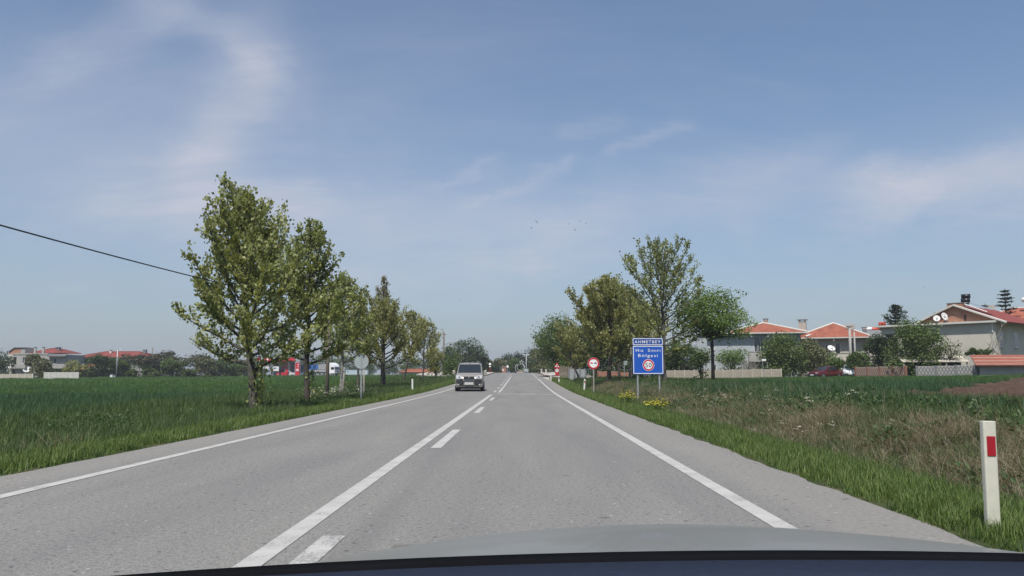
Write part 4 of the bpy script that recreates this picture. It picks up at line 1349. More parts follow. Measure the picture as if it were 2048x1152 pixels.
# utility poles and the cable
pb = at(655, 41); ph = P(655, 612, 41).z
t0 = thing('utility_pole', 'brown wooden pole standing among the left plane trees', 'pole', pb)
MB().tube([(0, 0, -.6), (0, 0, 2.2), (.02, 0, ph - pb.z + .25)], [.10, .09, .075], 10).build('shaft', M_POLE, t0, True)
MB().box((0, 0, ph - pb.z), (.22, .1, .08)).build('bracket', M_GALV, t0)
q0 = Vector((-10.6, -9, float(G(-10.6, -9)))); qh = 4.55
t0 = thing('utility_pole', 'wooden pole on the left behind the viewpoint that carries the cable', 'pole', q0)
MB().tube([(0, 0, -.6), (0, 0, 2.5), (0, 0, qh - q0.z + .3)], [.10, .09, .075], 10).build('shaft', M_POLE, t0, True)
MB().box((0, 0, qh - q0.z), (.22, .1, .08)).build('bracket', M_GALV, t0)
A_, B_ = Vector((pb.x, 41, ph)), Vector((q0.x, -9, qh))
pts = []
for i in range(41):
    t = i / 40; pp = A_.lerp(B_, t); pp.z -= 2.05 * t * (1 - t) * .98; pts.append(pp)
cb = MB().tube(pts, .017, 6).build('overhead_cable', mat('cable_black', (.012, .012, .018), .6, .1, 3), None, True)
tag(cb, 'black overhead cable sloping down into the largest plane tree', 'cable')
t0, h = plain_post('utility_pole', 'thin dark utility pole rising left of the dark tree clump', 887, 118, 664, .13, M_POLE, cat='pole')
MB().box((0, 0, h - .35), (.9, .1, .1)).build('crossarm', M_POLE, t0)
for sx in (-.36, .36):
    MB().tube([(sx, 0, h - .3), (sx, 0, h - .1)], [.045, .03], 6).build('insulator', M_WHITE, t0)
A2 = Vector((at(887, 118).x, 118, at(887, 118).z + h - .1))
B2 = A_
pts = [A2.lerp(B2, i / 24) - Vector((0, 0, 3.2 * (i / 24) * (1 - i / 24))) for i in range(25)]
tag(MB().tube(pts, .012, 5).build('overhead_cable', MATS['cable_black'], None, True), 'thin wire strung from the far utility pole towards the left trees', 'cable')

# far end: crescent and star, lamp, board, gate posts
Yc = 176
p = P(1040, 742, Yc); gz = float(R(Yc)); k = Yc / F
t0 = thing('crescent_star_ornament', 'thin metal crescent and star ornament standing at the end of the road', 'ornament', (p.x, Yc, gz))
zc_ = P(1038, 736, Yc).z - gz; rr_ = 9.6 * k
mb = MB()
oc = [(rr_ * math.cos(a), 0, zc_ + rr_ * math.sin(a)) for a in np.linspace(math.radians(52), math.radians(52) + math.radians(-284), 40)]
ic = [(rr_ * .12 + rr_ * .72 * math.cos(a), 0, zc_ + rr_ * .18 + rr_ * .72 * math.sin(a)) for a in np.linspace(math.radians(58), math.radians(58) + math.radians(-296), 36)]
mb.tube(oc, .035, 5); mb.tube(ic, .03, 5)
mb.build('crescent', M_WHITE, t0, True)
sc_ = P(1041, 725, Yc).z - gz; rs_ = 5.2 * k
st_ = [((rs_ if i % 2 == 0 else rs_ * .42) * math.sin(i * math.pi / 5) + rr_ * .32, 0, sc_ + (rs_ if i % 2 == 0 else rs_ * .42) * math.cos(i * math.pi / 5)) for i in range(11)]
MB().tube(st_, .035, 5).build('star', M_WHITE, t0)
MB().tube([(rr_ * .3, 0, zc_ + rr_ * .9), (rr_ * .32, 0, sc_ - rs_ * .4)], .04, 5).build('star_bracket', M_GALV, t0)
MB().b2(-.7, .7, -.35, .35, -.5, .35).build('plinth', M_KERB, t0)

Yl = 180
p = P(1052.5, 744, Yl); gz = float(R(Yl)); h = P(1052.5, 710, Yl).z - gz
t0 = thing('street_lamp', 'white double-headed street lamp at the end of the road', 'street lamp', (p.x, Yl, gz))
MB().tube([(0, 0, -.3), (0, 0, h)], [.06, .045], 8).build('mast', M_WHITE, t0, True)
for s_ in (-1, 1):
    MB().tube([(0, 0, h - .05), (s_ * .35, 0, h + .04)], .04, 6).build('arm', M_WHITE, t0)
    MB().box((s_ * .48, 0, h + .02), (.42, .25, .12), ry=-.2 * s_).build('lamp_head', M_WHITE, t0, bevel=.03)
p = P(1052.5, 744, 172); gz = float(R(172)); k = 172 / F
t0 = thing('notice_board', 'small pale board on two feet below the far street lamp', 'board', (p.x, 172, gz))
MB().b2(-4.4 * k, 4.4 * k, -.05, .05, .28, .28 + 5.0 * k).build('panel', M_SIGNBACK, t0, bevel=.02)
for s_ in (-1, 1): MB().b2(s_ * .33 - .05, s_ * .33 + .05, -.04, .04, -.2, .3).build('leg', M_GALV, t0)
p = P(1008, 744, 200); gz = float(R(180)); k = 200 / F
t0 = thing('gate_pier', 'reddish brick gate pier left of the crescent ornament', 'gate pier', (p.x, 200, gz))
M_BRICK = brick_mat('red_brick', (.26, .10, .065), (.34, .15, .095), (.30, .26, .22))
MB().b2(-4.2 * k, 4.2 * k, -.5, .5, -1, 12.5 * k).build('pier', M_BRICK, t0)
MB().b2(-4.6 * k, 4.6 * k, -.6, .6, 12.5 * k, 13.4 * k).build('cap', M_KERB, t0)
MB().b2(-3.2 * k, -.4 * k, -.53, -.502, 5 * k, 8 * k).build('name_plate', M_WHITE, t0)
for i, (px_, top_, Y_, m1, m2, lb) in enumerate(((1015, 731, 170, M_WHITE, M_GALV, 'tiny round white sign beside the brick gate pier'), (980, 726, 160, M_WHITE, M_RED, 'tiny round white sign above the pavement right of the van'))):
    p = P(px_, top_ + 2, Y_); gz = float(R(Y_)) + .05; k = Y_ / F
    t0 = thing('road_sign', lb, 'road sign', (p.x, Y_, gz))
    zz = p.z - gz
    MB().tube([(0, .03, -.3), (0, .03, zz)], .035, 6).build('post', m2, t0)
    MB().ring((0, zz), 0, 2.3 * k, -.01, .0).build('plate', m1, t0)
    if i: MB().box((0, -.005, zz - 5 * k), (3.2 * k, .02, 2 * k)).build('lower_plate', m1, t0)
# low stone bollards on the right pavement
for px_, lb in ((1083, 'left one of the two pale gate posts on the right pavement'), (1092, 'right one of the two pale gate posts on the right pavement')):
    p = P(px_, 745, 140); gz = float(R(140)) + .13; k = 140 / F
    t0 = thing('gate_pier', lb, 'gate pier', (p.x, 140, gz))
    MB().b2(-1.6 * k, 1.6 * k, -.15, .15, -.3, 7.5 * k).build('pier', M_PAVE, t0, bevel=.02); MB().b2(-2 * k, 2 * k, -.2, .2, 7.5 * k, 8.2 * k).build('cap', M_WHITE, t0)

# ------------------------------------------------------------------ vehicles
M_GLASS = mat('dark_car_glass', (.018, .024, .028), .06, .1, 1, coat=.6)
M_TYRE = mat('tyre_rubber', (.014, .014, .014), .85, .2, 8)
M_RIM = mat('wheel_rim', (.34, .34, .34), .35, .1, 5, .7)
M_PLAS = mat('black_bumper_plastic', (.022, .023, .025), .55, .15, 8)
M_LAMP = mat('headlamp_glass', (.52, .54, .55), .12, .15, 9, .25, .8)


def paint(name, col, metal=.25):
    return mat(name, col, .34, .04, 2, metal, .7)


def loft(mb, secs):
    """secs: list of rings (same count) -> skinned body with end caps"""
    k = len(secs[0]); o = len(mb.v)
    for s_ in secs: mb.v += [tuple(p) for p in s_]
    for i in range(len(secs) - 1):
        for j in range(k):
            a, b = o + i * k + j, o + i * k + (j + 1) % k
            mb.f.append((a, b, b + k, a + k))
    mb.f.append(tuple(o + j for j in range(k))); mb.f.append(tuple(o + (len(secs) - 1) * k + j for j in range(k)))
    return mb


def car_section(y, zb, belt, top, w, wt):
    half = [(w * .90, zb), (w * .99, zb + .12), (w, (zb + belt) / 2), (w * .985, belt), (wt + .02, top - .09), (wt - .05, top - .02), (wt * .6, top)]
    return [(x, y, z) for x, z in half] + [(-x, y, z) for x, z in half[::-1]]


def wheel(parent, x, y, r, w, side):
    o = MB().tube([(x - w / 2, y, r), (x + w / 2, y, r)], r, 22).build('wheel', M_TYRE, parent, bevel=.02)
    MB().tube([(x + side * (w / 2 - .01), y, r), (x + side * (w / 2 + .012), y, r)], r * .66, 18).build('rim', M_RIM, o)
    MB().tube([(x + side * (w / 2 + .012), y, r), (x + side * (w / 2 + .022), y, r)], r * .16, 10).build('hub_cap', M_PLAS, o)


def quad(mb, a, b, c, d): return mb.add([a, b, c, d], [(0, 1, 2, 3)])


# the oncoming van
p = P(941.5, 780, 53); gz = float(R(53))
van = thing('van', 'oncoming beige-silver minivan in the left lane', 'van', (p.x - .12, 53, gz), math.radians(1.5))
M_VAN = paint('champagne_paint', (.36, .335, .29), .3)
sec = [car_section(-2.06, .36, .62, .80, .66, .60), car_section(-2.0, .28, .74, .90, .80, .70), car_section(-1.86, .24, .84, .98, .855, .74), car_section(-1.45, .24, .98, 1.08, .875, .78), car_section(-1.12, .24, 1.04, 1.16, .88, .79),
       car_section(-.42, .24, 1.06, 1.74, .885, .70), car_section(-.2, .24, 1.06, 1.79, .885, .70), car_section(.8, .24, 1.06, 1.82, .885, .70), car_section(1.9, .24, 1.06, 1.80, .88, .69), car_section(2.12, .3, 1.04, 1.70, .85, .66)]
body = loft(MB(), [[(x, y + 2.06, z) for x, y, z in s_] for s_ in sec]).build('body', M_VAN, van, True, .015)
body.modifiers['bevel'].angle_limit = .7
d = 2.06
quad(MB(), (-.735, -1.10 + d - .02, 1.17), (.735, -1.10 + d - .02, 1.17), (.665, -.46 + d - .02, 1.70), (-.665, -.46 + d - .02, 1.70)).build('windscreen', M_GLASS, van)
for s_ in (-1, 1):
    quad(MB(), (s_ * .885, -.92 + d, 1.10), (s_ * .888, .25 + d, 1.10), (s_ * .735, .25 + d, 1.68), (s_ * .742, -.36 + d, 1.66)).build('side_window', M_GLASS, van)
    quad(MB(), (s_ * .888, .33 + d, 1.10), (s_ * .888, 1.75 + d, 1.10), (s_ * .735, 1.72 + d, 1.68), (s_ * .735, .33 + d, 1.68)).build('side_window', M_GLASS, van)
    hl = MB().add([(s_ * .43, -.075, .80), (s_ * .72, .04, .80), (s_ * .80, .13, .86), (s_ * .79, .24, 1.0), (s_ * .60, .16, 1.005), (s_ * .45, .06, .94)], [(0, 1, 2, 3, 4, 5)]).build('headlight', M_LAMP, van)
    MB().ring((s_ * .60, .90), 0, .055, .015, .035, 16).build('lamp_reflector', M_RIM, hl)
    MB().add([(s_ * .34, -.055, .34), (s_ * .60, -.04, .36), (s_ * .80, .03, .55), (s_ * .80, .05, .76), (s_ * .36, -.075, .76)], [(0, 1, 2, 3, 4)]).build('bumper_insert', M_PLAS, van)
    MB().ring((s_ * .66, .43), 0, .045, -.075, -.055, 14).build('fog_lamp', M_LAMP, van)
    MB().box((s_ * 1.0, .95, 1.19), (.17, .12, .25)).build('mirror', M_VAN, van, bevel=.04)
    MB().tube([(s_ * .86, .98, 1.12), (s_ * .95, .97, 1.12)], .03, 6).build('mirror_arm', M_PLAS, van)
    MB().tube([(s_ * .64, 1.75, 1.80), (s_ * .64, 1.8, 1.88), (s_ * .64, 3.7, 1.89), (s_ * .64, 3.75, 1.8)], .025, 6).build('roof_rail', M_PLAS, van)
    for y_ in (.86, 3.5):
        wheel(van, s_ * .79, y_, .32, .20, s_)
MB().b2(-.34, .34, -.085, -.06, .78, .93).build('grille', M_PLAS, van, bevel=.01)
MB().b2(-.37, .37, -.078, -.055, .60, .66).build('lower_slot', M_PLAS, van)
MB().b2(-.30, .30, -.078, -.055, .30, .40).build('air_intake', M_PLAS, van, bevel=.02)
MB().ring((0, .875), 0, .055, -.10, -.086, 20).build('badge', M_RIM, van)
pl_ = MB().b2(-.26, .26, -.10, -.086, .44, .55).build('number_plate', M_WHITE, van)
letters('59 HE 500', 0, .495, .44, .07, -.1025, M_BLACK, pl_, 'plate_number', 1.0)
MB().tube([(-.66, -1.12 + d - .05, 1.17), (-.02, -1.06 + d - .06, 1.21)], .014, 5).build('wiper', M_BLACK, van)
MB().tube([(.05, -1.12 + d - .05, 1.17), (.62, -1.06 + d - .06, 1.21)], .014, 5).build('wiper', M_BLACK, van)
MB().b2(-.7, .7, .1, 4.1, .16, .245).build('underbody', M_PLAS, van)
MB().ring((0, 1.745), 0, .03, 1.60, 1.63, 12).build('roof_antenna', M_BLACK, van)
van.scale = (1.06, 1.06, 1.06)


def parked_car(label, px, Y, rz, pm, hatch, py=748, dz=0):
    b = at(px, Y); b.z += dz
    c = thing('parked_car', label, 'car', b, rz)
    if hatch:
        S_ = [(-1.95, .3, .55, .66, .66, .6), (-1.85, .22, .68, .80, .76, .66), (-1.0, .2, .86, .94, .82, .74), (-.72, .2, .9, 1.0, .82, .72), (-.05, .2, .9, 1.42, .82, .60), (.3, .2, .9, 1.47, .82, .6), (1.5, .2, .92, 1.44, .82, .6), (1.9, .22, .9, 1.0, .80, .66), (1.98, .3, .7, .85, .74, .6)]
        ws = [(-.68, 1.02), (-.1, 1.38)]; rw = [(1.88, 1.03), (1.56, 1.36)]
    else:
        S_ = [(-2.15, .3, .55, .64, .66, .6), (-2.05, .22, .66, .76, .78, .68), (-1.1, .2, .84, .9, .83, .76), (-.85, .2, .88, .97, .83, .74), (-.1, .2, .9, 1.36, .83, .6), (.3, .2, .9, 1.40, .83, .6), (.95, .2, .9, 1.36, .83, .6), (1.5, .2, .88, .98, .83, .72), (2.0, .22, .84, .93, .8, .7), (2.12, .3, .7, .8, .76, .64)]
        ws = [(-.82, .99), (-.15, 1.33)]; rw = [(1.46, 1.0), (1.0, 1.33)]
    loft(MB(), [car_section(*s_) for s_ in S_]).build('body', pm, c, True, .012).modifiers['bevel'].angle_limit = .7
    for nm, (a, b_), sg in (('windscreen', ws, -1), ('rear_window', rw, 1)):
        quad(MB(), (-.70, a[0] + sg * .025, a[1]), (.70, a[0] + sg * .025, a[1]), (.56, b_[0] + sg * .025, b_[1]), (-.56, b_[0] + sg * .025, b_[1])).build(nm, M_GLASS, c)
    for s_ in (-1, 1):
        quad(MB(), (s_ * .826, ws[0][0] + .12, .94), (s_ * .826, rw[0][0] - .3, .95), (s_ * .655, rw[1][0] - .12, 1.32), (s_ * .655, ws[1][0] + .1, 1.32)).build('side_window', M_GLASS, c)
        MB().box((s_ * .58, S_[0][0] + .06, .62), (.3, .12, .14)).build('headlight', M_LAMP, c, bevel=.03)
        MB().box((s_ * .6, S_[-1][0] - .03, .74), (.26, .1, .16)).build('tail_light', M_REFL, c, bevel=.02)
        MB().box((s_ * .93, ws[0][0] + .2, .98), (.15, .09, .13)).build('mirror', pm, c, bevel=.03)
        for y_ in (-1.28, 1.25): wheel(c, s_ * .75, y_, .29, .18, s_)
    MB().b2(-.7, .7, S_[0][0] - .03, S_[0][0] + .2, .26, .48).build('bumper', M_PLAS, c, bevel=.03)
    MB().b2(-.24, .24, S_[0][0] - .045, S_[0][0] - .032, .36, .47).build('number_plate', M_WHITE, c)
    return c


parked_car('dark red saloon car parked by the garden wall', 1651, 92.5, math.radians(-62), paint('dark_red_paint', (.10, .009, .013)), False, dz=.12)
parked_car('white hatchback parked half behind the wall corner', 1701, 93.5, math.radians(-22), paint('white_car_paint', (.66, .66, .66), .0), True, dz=.18)

# truck with blue tarpaulin
Yt = 236
b = at(668, Yt); b.z += .08
tr = thing('truck', 'white truck with a blue-tarped trailer at the filling station', 'truck', b, math.radians(64))
M_TW = mat('truck_white', (.70, .70, .70), .4, .05, 1, dirt=.1)
M_TARP = mat('blue_tarpaulin', (.03, .11, .34), .6, .12, 1.5)
M_TARPG = mat('grey_tarpaulin', (.26, .27, .27), .7, .15, 1.2)
cab = MB().prism([(-1.1, .7), (-1.15, 1.5), (-.95, 2.6), (-.6, 3.3), (.15, 3.75), (1.15, 3.8), (1.15, .7)], -1.22, 1.22, 'x').build('cab', M_TW, tr, bevel=.07)
MB().add([(-1.02, -1.20, 1.72), (1.02, -1.20, 1.72), (.98, -1.02, 2.6), (-.98, -1.02, 2.6)], [(0, 1, 2, 3)]).build('windscreen', M_GLASS, tr)
for s_ in (-1, 1):
    MB().b2(s_ * 1.225 - .01, s_ * 1.225 + .01, -.75, .2, 1.75, 2.5).build('side_window', M_GLASS, tr)
    MB().box((s_ * 1.4, -1.0, 2.2), (.12, .2, .6)).build('mirror', M_PLAS, tr)
    MB().box((s_ * .9, -1.18, .95), (.4, .12, .2)).build('headlight', M_LAMP, tr)
    for y_ in (-.2, 3.1, 9.0, 10.2): wheel(tr, s_ * 1.05, y_, .5, .32, s_)
MB().b2(-1.0, 1.0, -1.21, -1.14, 1.15, 1.45).build('grille', M_PLAS, tr)
MB().b2(-1.05, 1.05, -1.22, -1.12, .45, .72).build('bumper', M_PLAS, tr)
MB().b2(-.5, .5, .8, 11.6, .75, 1.05).build('chassis', M_PLAS, tr)
MB().b2(-1.25, 1.25, 1.7, 11.8, 1.08, 1.75).build('side_boards', M_TARPG, tr, bevel=.02)
MB().b2(-1.24, 1.24, 5.0, 11.7, 1.77, 3.25).build('blue_tarpaulin', M_TARP, tr, bevel=.12)
MB().b2(-1.24, 1.24, 1.75, 4.97, 1.77, 3.3).build('grey_tarpaulin', M_TARPG, tr, bevel=.12)

# long pale container / trailer right of the truck
b = at(711, 232); k = 232 / F
t0 = thing('container', 'long pale blue-white container lying beside the truck', 'container', b, 0)
M_CONT = mat('pale_blue_panel', (.42, .50, .54), .55, .06, .5, dirt=.15)
MB().b2(-25 * k, 25 * k, -1, 1.4, -.2, 12.5 * k).build('box', M_CONT, t0)
MB().b2(-25.4 * k, 25.4 * k, -1.1, 1.5, 12.5 * k, 13.4 * k).build('top_rail', mat('dark_rail', (.13, .15, .16), .6), t0)
MB().b2(-25.2 * k, 25.2 * k, -1.03, -1.003, 1.4 * k, 3.0 * k).build('lower_band', MATS['dark_rail'], t0)
for i in range(11):
    xx = (-25 + 5 * i) * k
    MB().b2(xx - .04, xx + .04, -1.06, -1.004, 3.0 * k, 12.4 * k).build('panel_rib', M_CONT, t0)

# ------------------------------------------------------------------ houses
M_GREYH = mat('blue_grey_render', (.36, .39, .40), .9, .07, .8, dirt=.22)
M_BEIGE = mat('beige_render', (.40, .37, .32), .9, .07, .8, dirt=.25)
M_CREAM = mat('cream_render', (.52, .49, .41), .9, .05, .6, dirt=.2)
M_CONC = mat('bare_concrete', (.34, .33, .305), .92, .12, 1.0, dirt=.3, bump=.2)
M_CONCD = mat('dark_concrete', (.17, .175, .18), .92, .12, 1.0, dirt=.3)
M_EAVE = mat('pale_eave', (.56, .54, .49), .85, .06, 1, dirt=.25)
M_FRAME = mat('window_white', (.68, .68, .66), .5, .05, 3)
M_PANE = mat('window_pane', (.045, .055, .065), .08, .2, 1, coat=.5)
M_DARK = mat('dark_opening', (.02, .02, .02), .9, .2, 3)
M_TILE = roof_mat('roof_tiles', (.30, .10, .062))
M_TILE2 = roof_mat('dark_roof_tiles', (.23, .058, .048))
M_TILE3 = roof_mat('old_roof_tiles', (.33, .10, .06))
M_GABLE = brick_mat('hollow_brick', (.33, .135, .075), (.40, .18, .105), (.36, .30, .25))
M_DISH = mat('dish_white', (.62, .62, .60), .5, .05, 3)


def wall_front(mb, w, h, openings, y=0.0, depth=.18, z0=0.0, x0=0.0):
    """a wall sheet with real openings and their reveals; openings: (x0,x1,z0,z1)"""
    xs_ = sorted({x0, x0 + w, *[o[0] for o in openings], *[o[1] for o in openings]})
    zs_ = sorted({z0, z0 + h, *[o[2] for o in openings], *[o[3] for o in openings]})
    for a, b in zip(xs_[:-1], xs_[1:]):
        for c, d in zip(zs_[:-1], zs_[1:]):
            mx, mz = (a + b) / 2, (c + d) / 2
            if any(o[0] < mx < o[1] and o[2] < mz < o[3] for o in openings): continue
            mb.add([(a, y, c), (b, y, c), (b, y, d), (a, y, d)], [(0, 1, 2, 3)])
    for a, b, c, d in openings:
        mb.add([(a, y, c), (b, y, c), (b, y, d), (a, y, d), (a, y + depth, c), (b, y + depth, c), (b, y + depth, d), (a, y + depth, d)], [(0, 1, 5, 4), (1, 2, 6, 5), (2, 3, 7, 6), (3, 0, 4, 7)])
    return mb


def window(parent, a, b, c, d, y=0.0, bars=1, sill=True, door=False, m=None):
    o = MB()
    t = .07
    for q in ((a, a + t, c, d), (b - t, b, c, d), (a + t, b - t, c, c + t), (a + t, b - t, d - t, d)): o.b2(q[0], q[1], y + .06, y + .13, q[2], q[3])
    for i in range(bars):
        xx = a + (b - a) * (i + 1) / (bars + 1); o.b2(xx - .03, xx + .03, y + .065, y + .125, c + t, d - t)
    fo = o.build('door' if door else 'window', m or M_FRAME, parent)
    MB().b2(a + t * .5, b - t * .5, y + .10, y + .115, c + t * .5, d - t * .5).build('pane', M_PANE, fo)
    if sill: MB().b2(a - .08, b + .08, y - .09, y + .05, c - .07, c - .005).build('sill', M_EAVE, fo)
    return fo


def house_box(parent, w, dpt, h, ops, m, z0=0.0, side_ops_r=(), side_ops_l=()):
    mb = wall_front(MB(), w, h, ops, z0=z0)
    top = z0 + h
    mb.add([(0, 0, z0), (0, dpt, z0), (0, dpt, top), (0, 0, top)], [(0, 1, 2, 3)])
    mb.add([(w, 0, z0), (w, dpt, z0), (w, dpt, top), (w, 0, top)], [(0, 1, 2, 3)])
    mb.add([(0, dpt, z0), (w, dpt, z0), (w, dpt, top), (0, dpt, top)], [(0, 1, 2, 3)])
    mb.add([(0, 0, top), (w, 0, top), (w, dpt, top), (0, dpt, top)], [(0, 1, 2, 3)])
    return mb.build('wall', m, parent, fix=False)


def hip_roof(parent, x0, x1, y0, y1, z, rise, m, ridge_in=None, ridge_m=None, name='roof'):
    """hip roof; ridge runs along the longer side"""
    cx, cy = (x0 + x1) / 2, (y0 + y1) / 2
    if (x1 - x0) >= (y1 - y0):
        i = ridge_in if ridge_in is not None else (y1 - y0) / 2
        A, B = (x0 + i, cy, z + rise), (x1 - i, cy, z + rise)
    else:
        i = ridge_in if ridge_in is not None else (x1 - x0) / 2
        A, B = (cx, y0 + i, z + rise), (cx, y1 - i, z + rise)
    c = [(x0, y0, z), (x1, y0, z), (x1, y1, z), (x0, y1, z)]
    vs = c + [A, B]
    fs = [(0, 1, 5, 4), (1, 2, 5), (2, 3, 4, 5), (3, 0, 4), (3, 2, 1, 0)] if (x1 - x0) >= (y1 - y0) else [(0, 1, 4), (1, 2, 5, 4), (2, 3, 5), (3, 0, 4, 5), (3, 2, 1, 0)]
    ro = MB().add(vs, fs).build(name, m, parent)
    lines = [(0, 4), (1, 5), (2, 5), (3, 4), (4, 5)] if (x1 - x0) >= (y1 - y0) else [(0, 4), (1, 4), (2, 5), (3, 5), (4, 5)]
    for a, b in lines:
        MB().tube([Vector(vs[a]) + Vector((0, 0, .04)), Vector(vs[b]) + Vector((0, 0, .04))], .11, 6).build('ridge_tiles', ridge_m or M_EAVE, ro)
    return ro


def chimney(parent, x, y, z0, z1, w=.6, m=None, cap=True):
    c = MB().b2(x - w / 2, x + w / 2, y - w / 2, y + w / 2, z0, z1).build('chimney', m or M_BEIGE, parent)
    if cap:
        for sx in (-1, 1): MB().b2(x + sx * w * .36 - .05, x + sx * w * .36 + .05, y - w * .4, y + w * .4, z1, z1 + .22).build('cap_pier', m or M_BEIGE, c)
        MB().b2(x - w * .7, x + w * .7, y - w * .7, y + w * .7, z1 + .22, z1 + .30).build('cap_slab', M_CONCD, c)
    return c


def dish(parent, x, y, z, r, az=-.6, el=.5, name='satellite_dish'):
    """satellite dish: shallow bowl, feed arm and mast, all under one part"""
    mb = MB(); k = 20; rings = 4
    m = Matrix.Translation((x, y, z)) @ Matrix.Rotation(az, 4, 'Z') @ Matrix.Rotation(el, 4, 'X')
    vs = [m @ Vector((0, .18 * r, 0))]
    for i in range(1, rings + 1):
        t = i / rings
        for j in range(k):
            a = 2 * math.pi * j / k
            vs.append(m @ Vector((r * t * math.cos(a), .18 * r * (1 - t * t) , r * t * math.sin(a))))
    fs = [(0, 1 + j, 1 + (j + 1) % k) for j in range(k)]
    for i in range(rings - 1):
        for j in range(k):
            a = 1 + i * k + j; b = 1 + i * k + (j + 1) % k; fs.append((a, b, b + k, a + k))
    d_ = mb.add(vs, fs).build(name, M_DISH, parent, True, fix=False)
    so = d_.modifiers.new('thick', 'SOLIDIFY'); so.thickness = .03
    MB().tube([m @ Vector((0, 0, -r * .95)), m @ Vector((0, -r * .9, -r * .1))], .025, 5).build('feed_arm', M_GALV, d_)
    MB().tube([(x, y + .2 * r, z), (x, y + .25, z - r * 1.25)], .04, 6).build('mast', M_GALV, d_)
    return d_


def tank(parent, x, y, z, ln, r, m, az=0, name='tank'):
    a = Vector((math.cos(az), math.sin(az), 0)) * ln / 2; c = Vector((x, y, z))
    o = MB().tube([c - a * 1.04, c - a, c + a, c + a * 1.04], [r * .75, r, r, r * .75], 16).build(name, m, parent, True)
    for s_ in (-1, 1):
        q = c + a * .6 * s_
        MB().tube([q - Vector((0, 0, r)), q - Vector((0, 0, r + .5))], .035, 5).build('tank_leg', M_GALV, o)
    return o


# --- cream house with the brick gable, far right
ang = math.radians(50)
u_ = Vector((math.cos(ang), -math.sin(ang), 0))
Bc = P(1993, 740, 84); L_ = 10.0
Ac = Vector((Bc.x, 84, 0)) - u_ * L_
gz = float(G(Ac.x + 3, Ac.y - 3)) - .1
t0 = thing('house', 'cream two-storey house with a bare brick gable under a dark red roof', 'house', (Ac.x, Ac.y, gz), -ang)
hh = P(1993, 645, 84).z - gz
ops = [(1.9, 3.3, hh - 2.55, hh - .95), (5.0, 6.0, 1.0, 2.1)]
house_box(t0, L_, 11, hh, ops, M_CREAM)
window(t0, *ops[0], bars=1); window(t0, *ops[1], bars=1)
MB().b2(-2.4, L_ + .35, -.55, 11.3, hh, hh + .2).build('roof_slab', M_EAVE, t0)
MB().b2(-1.9, -.03, .2, 3.0, hh - .75, hh - .003).build('eave_beam', M_EAVE, t0)
gx0, gx1, gp = 2.6, L_ + .1, 6.2
zr = hh + .2; rise = P(1920, 614, 88).z - gz - zr
MB().add([(gx0 - .4, .25, zr), (L_ + .3, .25, zr), (gp, .25, zr + rise)], [(0, 1, 2)]).build('gable_wall', M_GABLE, t0)
rf = MB().add([(gx0 - .7, -.1, zr + .0), (gp, -.1, zr + rise + .1), (gp, 11.4, zr + rise + .1), (gx0 - .7, 11.4, zr + .0), (L_ + 1.3, -.1, zr - .25), (L_ + 1.3, 11.4, zr - .25)], [(0, 1, 2, 3), (1, 4, 5, 2)]).build('roof', M_TILE2, t0)
so = rf.modifiers.new('thick', 'SOLIDIFY'); so.thickness = .14; so.offset = 0
for a, b in (((gx0 - .7, -.14, zr), (gp, -.14, zr + rise + .1)), ((gp, -.14, zr + rise + .1), (L_ + 1.3, -.14, zr - .25))):
    MB().tube([a, b], .12, 5).build('verge_board', M_EAVE, rf)
MB().b2(gp - .75, gp + .75, .15, 1.2, zr + rise - .35, zr + rise + .3).build('parapet', M_GABLE, t0)
MB().b2(gp - .8, gp + .8, .1, 1.25, zr + rise + .3, zr + rise + .38).build('parapet_cap', M_CONCD, t0)
for sx, sz in ((4.0, .8), (7.1, .35)):
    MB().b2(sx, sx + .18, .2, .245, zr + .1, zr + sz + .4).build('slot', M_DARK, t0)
dish(t0, 4.5, -.35, zr + .5, .36, .5, -.35); dish(t0, 5.35, -.35, zr + .66, .46, 1.25, -.3)
hs = MB().tube([(gp + .6, 0.8, zr + rise + .3), (gp + 2.9, 1.0, zr + rise - .75)], .06, 6).build('solar_heater', M_GALV, t0)
quad(MB(), (gp + .9, .9, zr + rise + .42), (gp + 3.2, .9, zr + rise - .52), (gp + 3.2, 2.6, zr + rise - .52), (gp + .9, 2.6, zr + rise + .42)).build('collector', M_PANE, hs)
M_TANK = mat('black_tank', (.02, .022, .03), .3, .1, 2, .3)
tank(hs, gp + .75, 1.35, zr + rise + 1.12, .85, .23, M_TANK, .3); tank(hs, gp + .75, 1.2, zr + rise + .66, .85, .22, M_TANK, .3)
MB().tube([(L_ - .1, -.12, hh - .0), (L_ - .1, -.12, hh - 1.0)], .06, 6).build('down_pipe', M_FRAME, t0)
for (ya, yb, za, zb_) in ((1.2, 2.2, hh - 2.5, hh - .9), (5.2, 6.4, hh - 2.5, hh - .9), (3.4, 4.2, .6, 2.2)):
    wn = MB().b2(L_ + .005, L_ + .06, ya, yb, za, zb_).build('window', M_FRAME, t0); MB().b2(L_ + .061, L_ + .075, ya + .1, yb - .1, za + .1, zb_ - .1).build('pane', M_PANE, wn)
    MB().b2(L_ + .005, L_ + .18, ya - .1, yb + .1, za - .1, za - .01).build('sill', M_EAVE, wn)
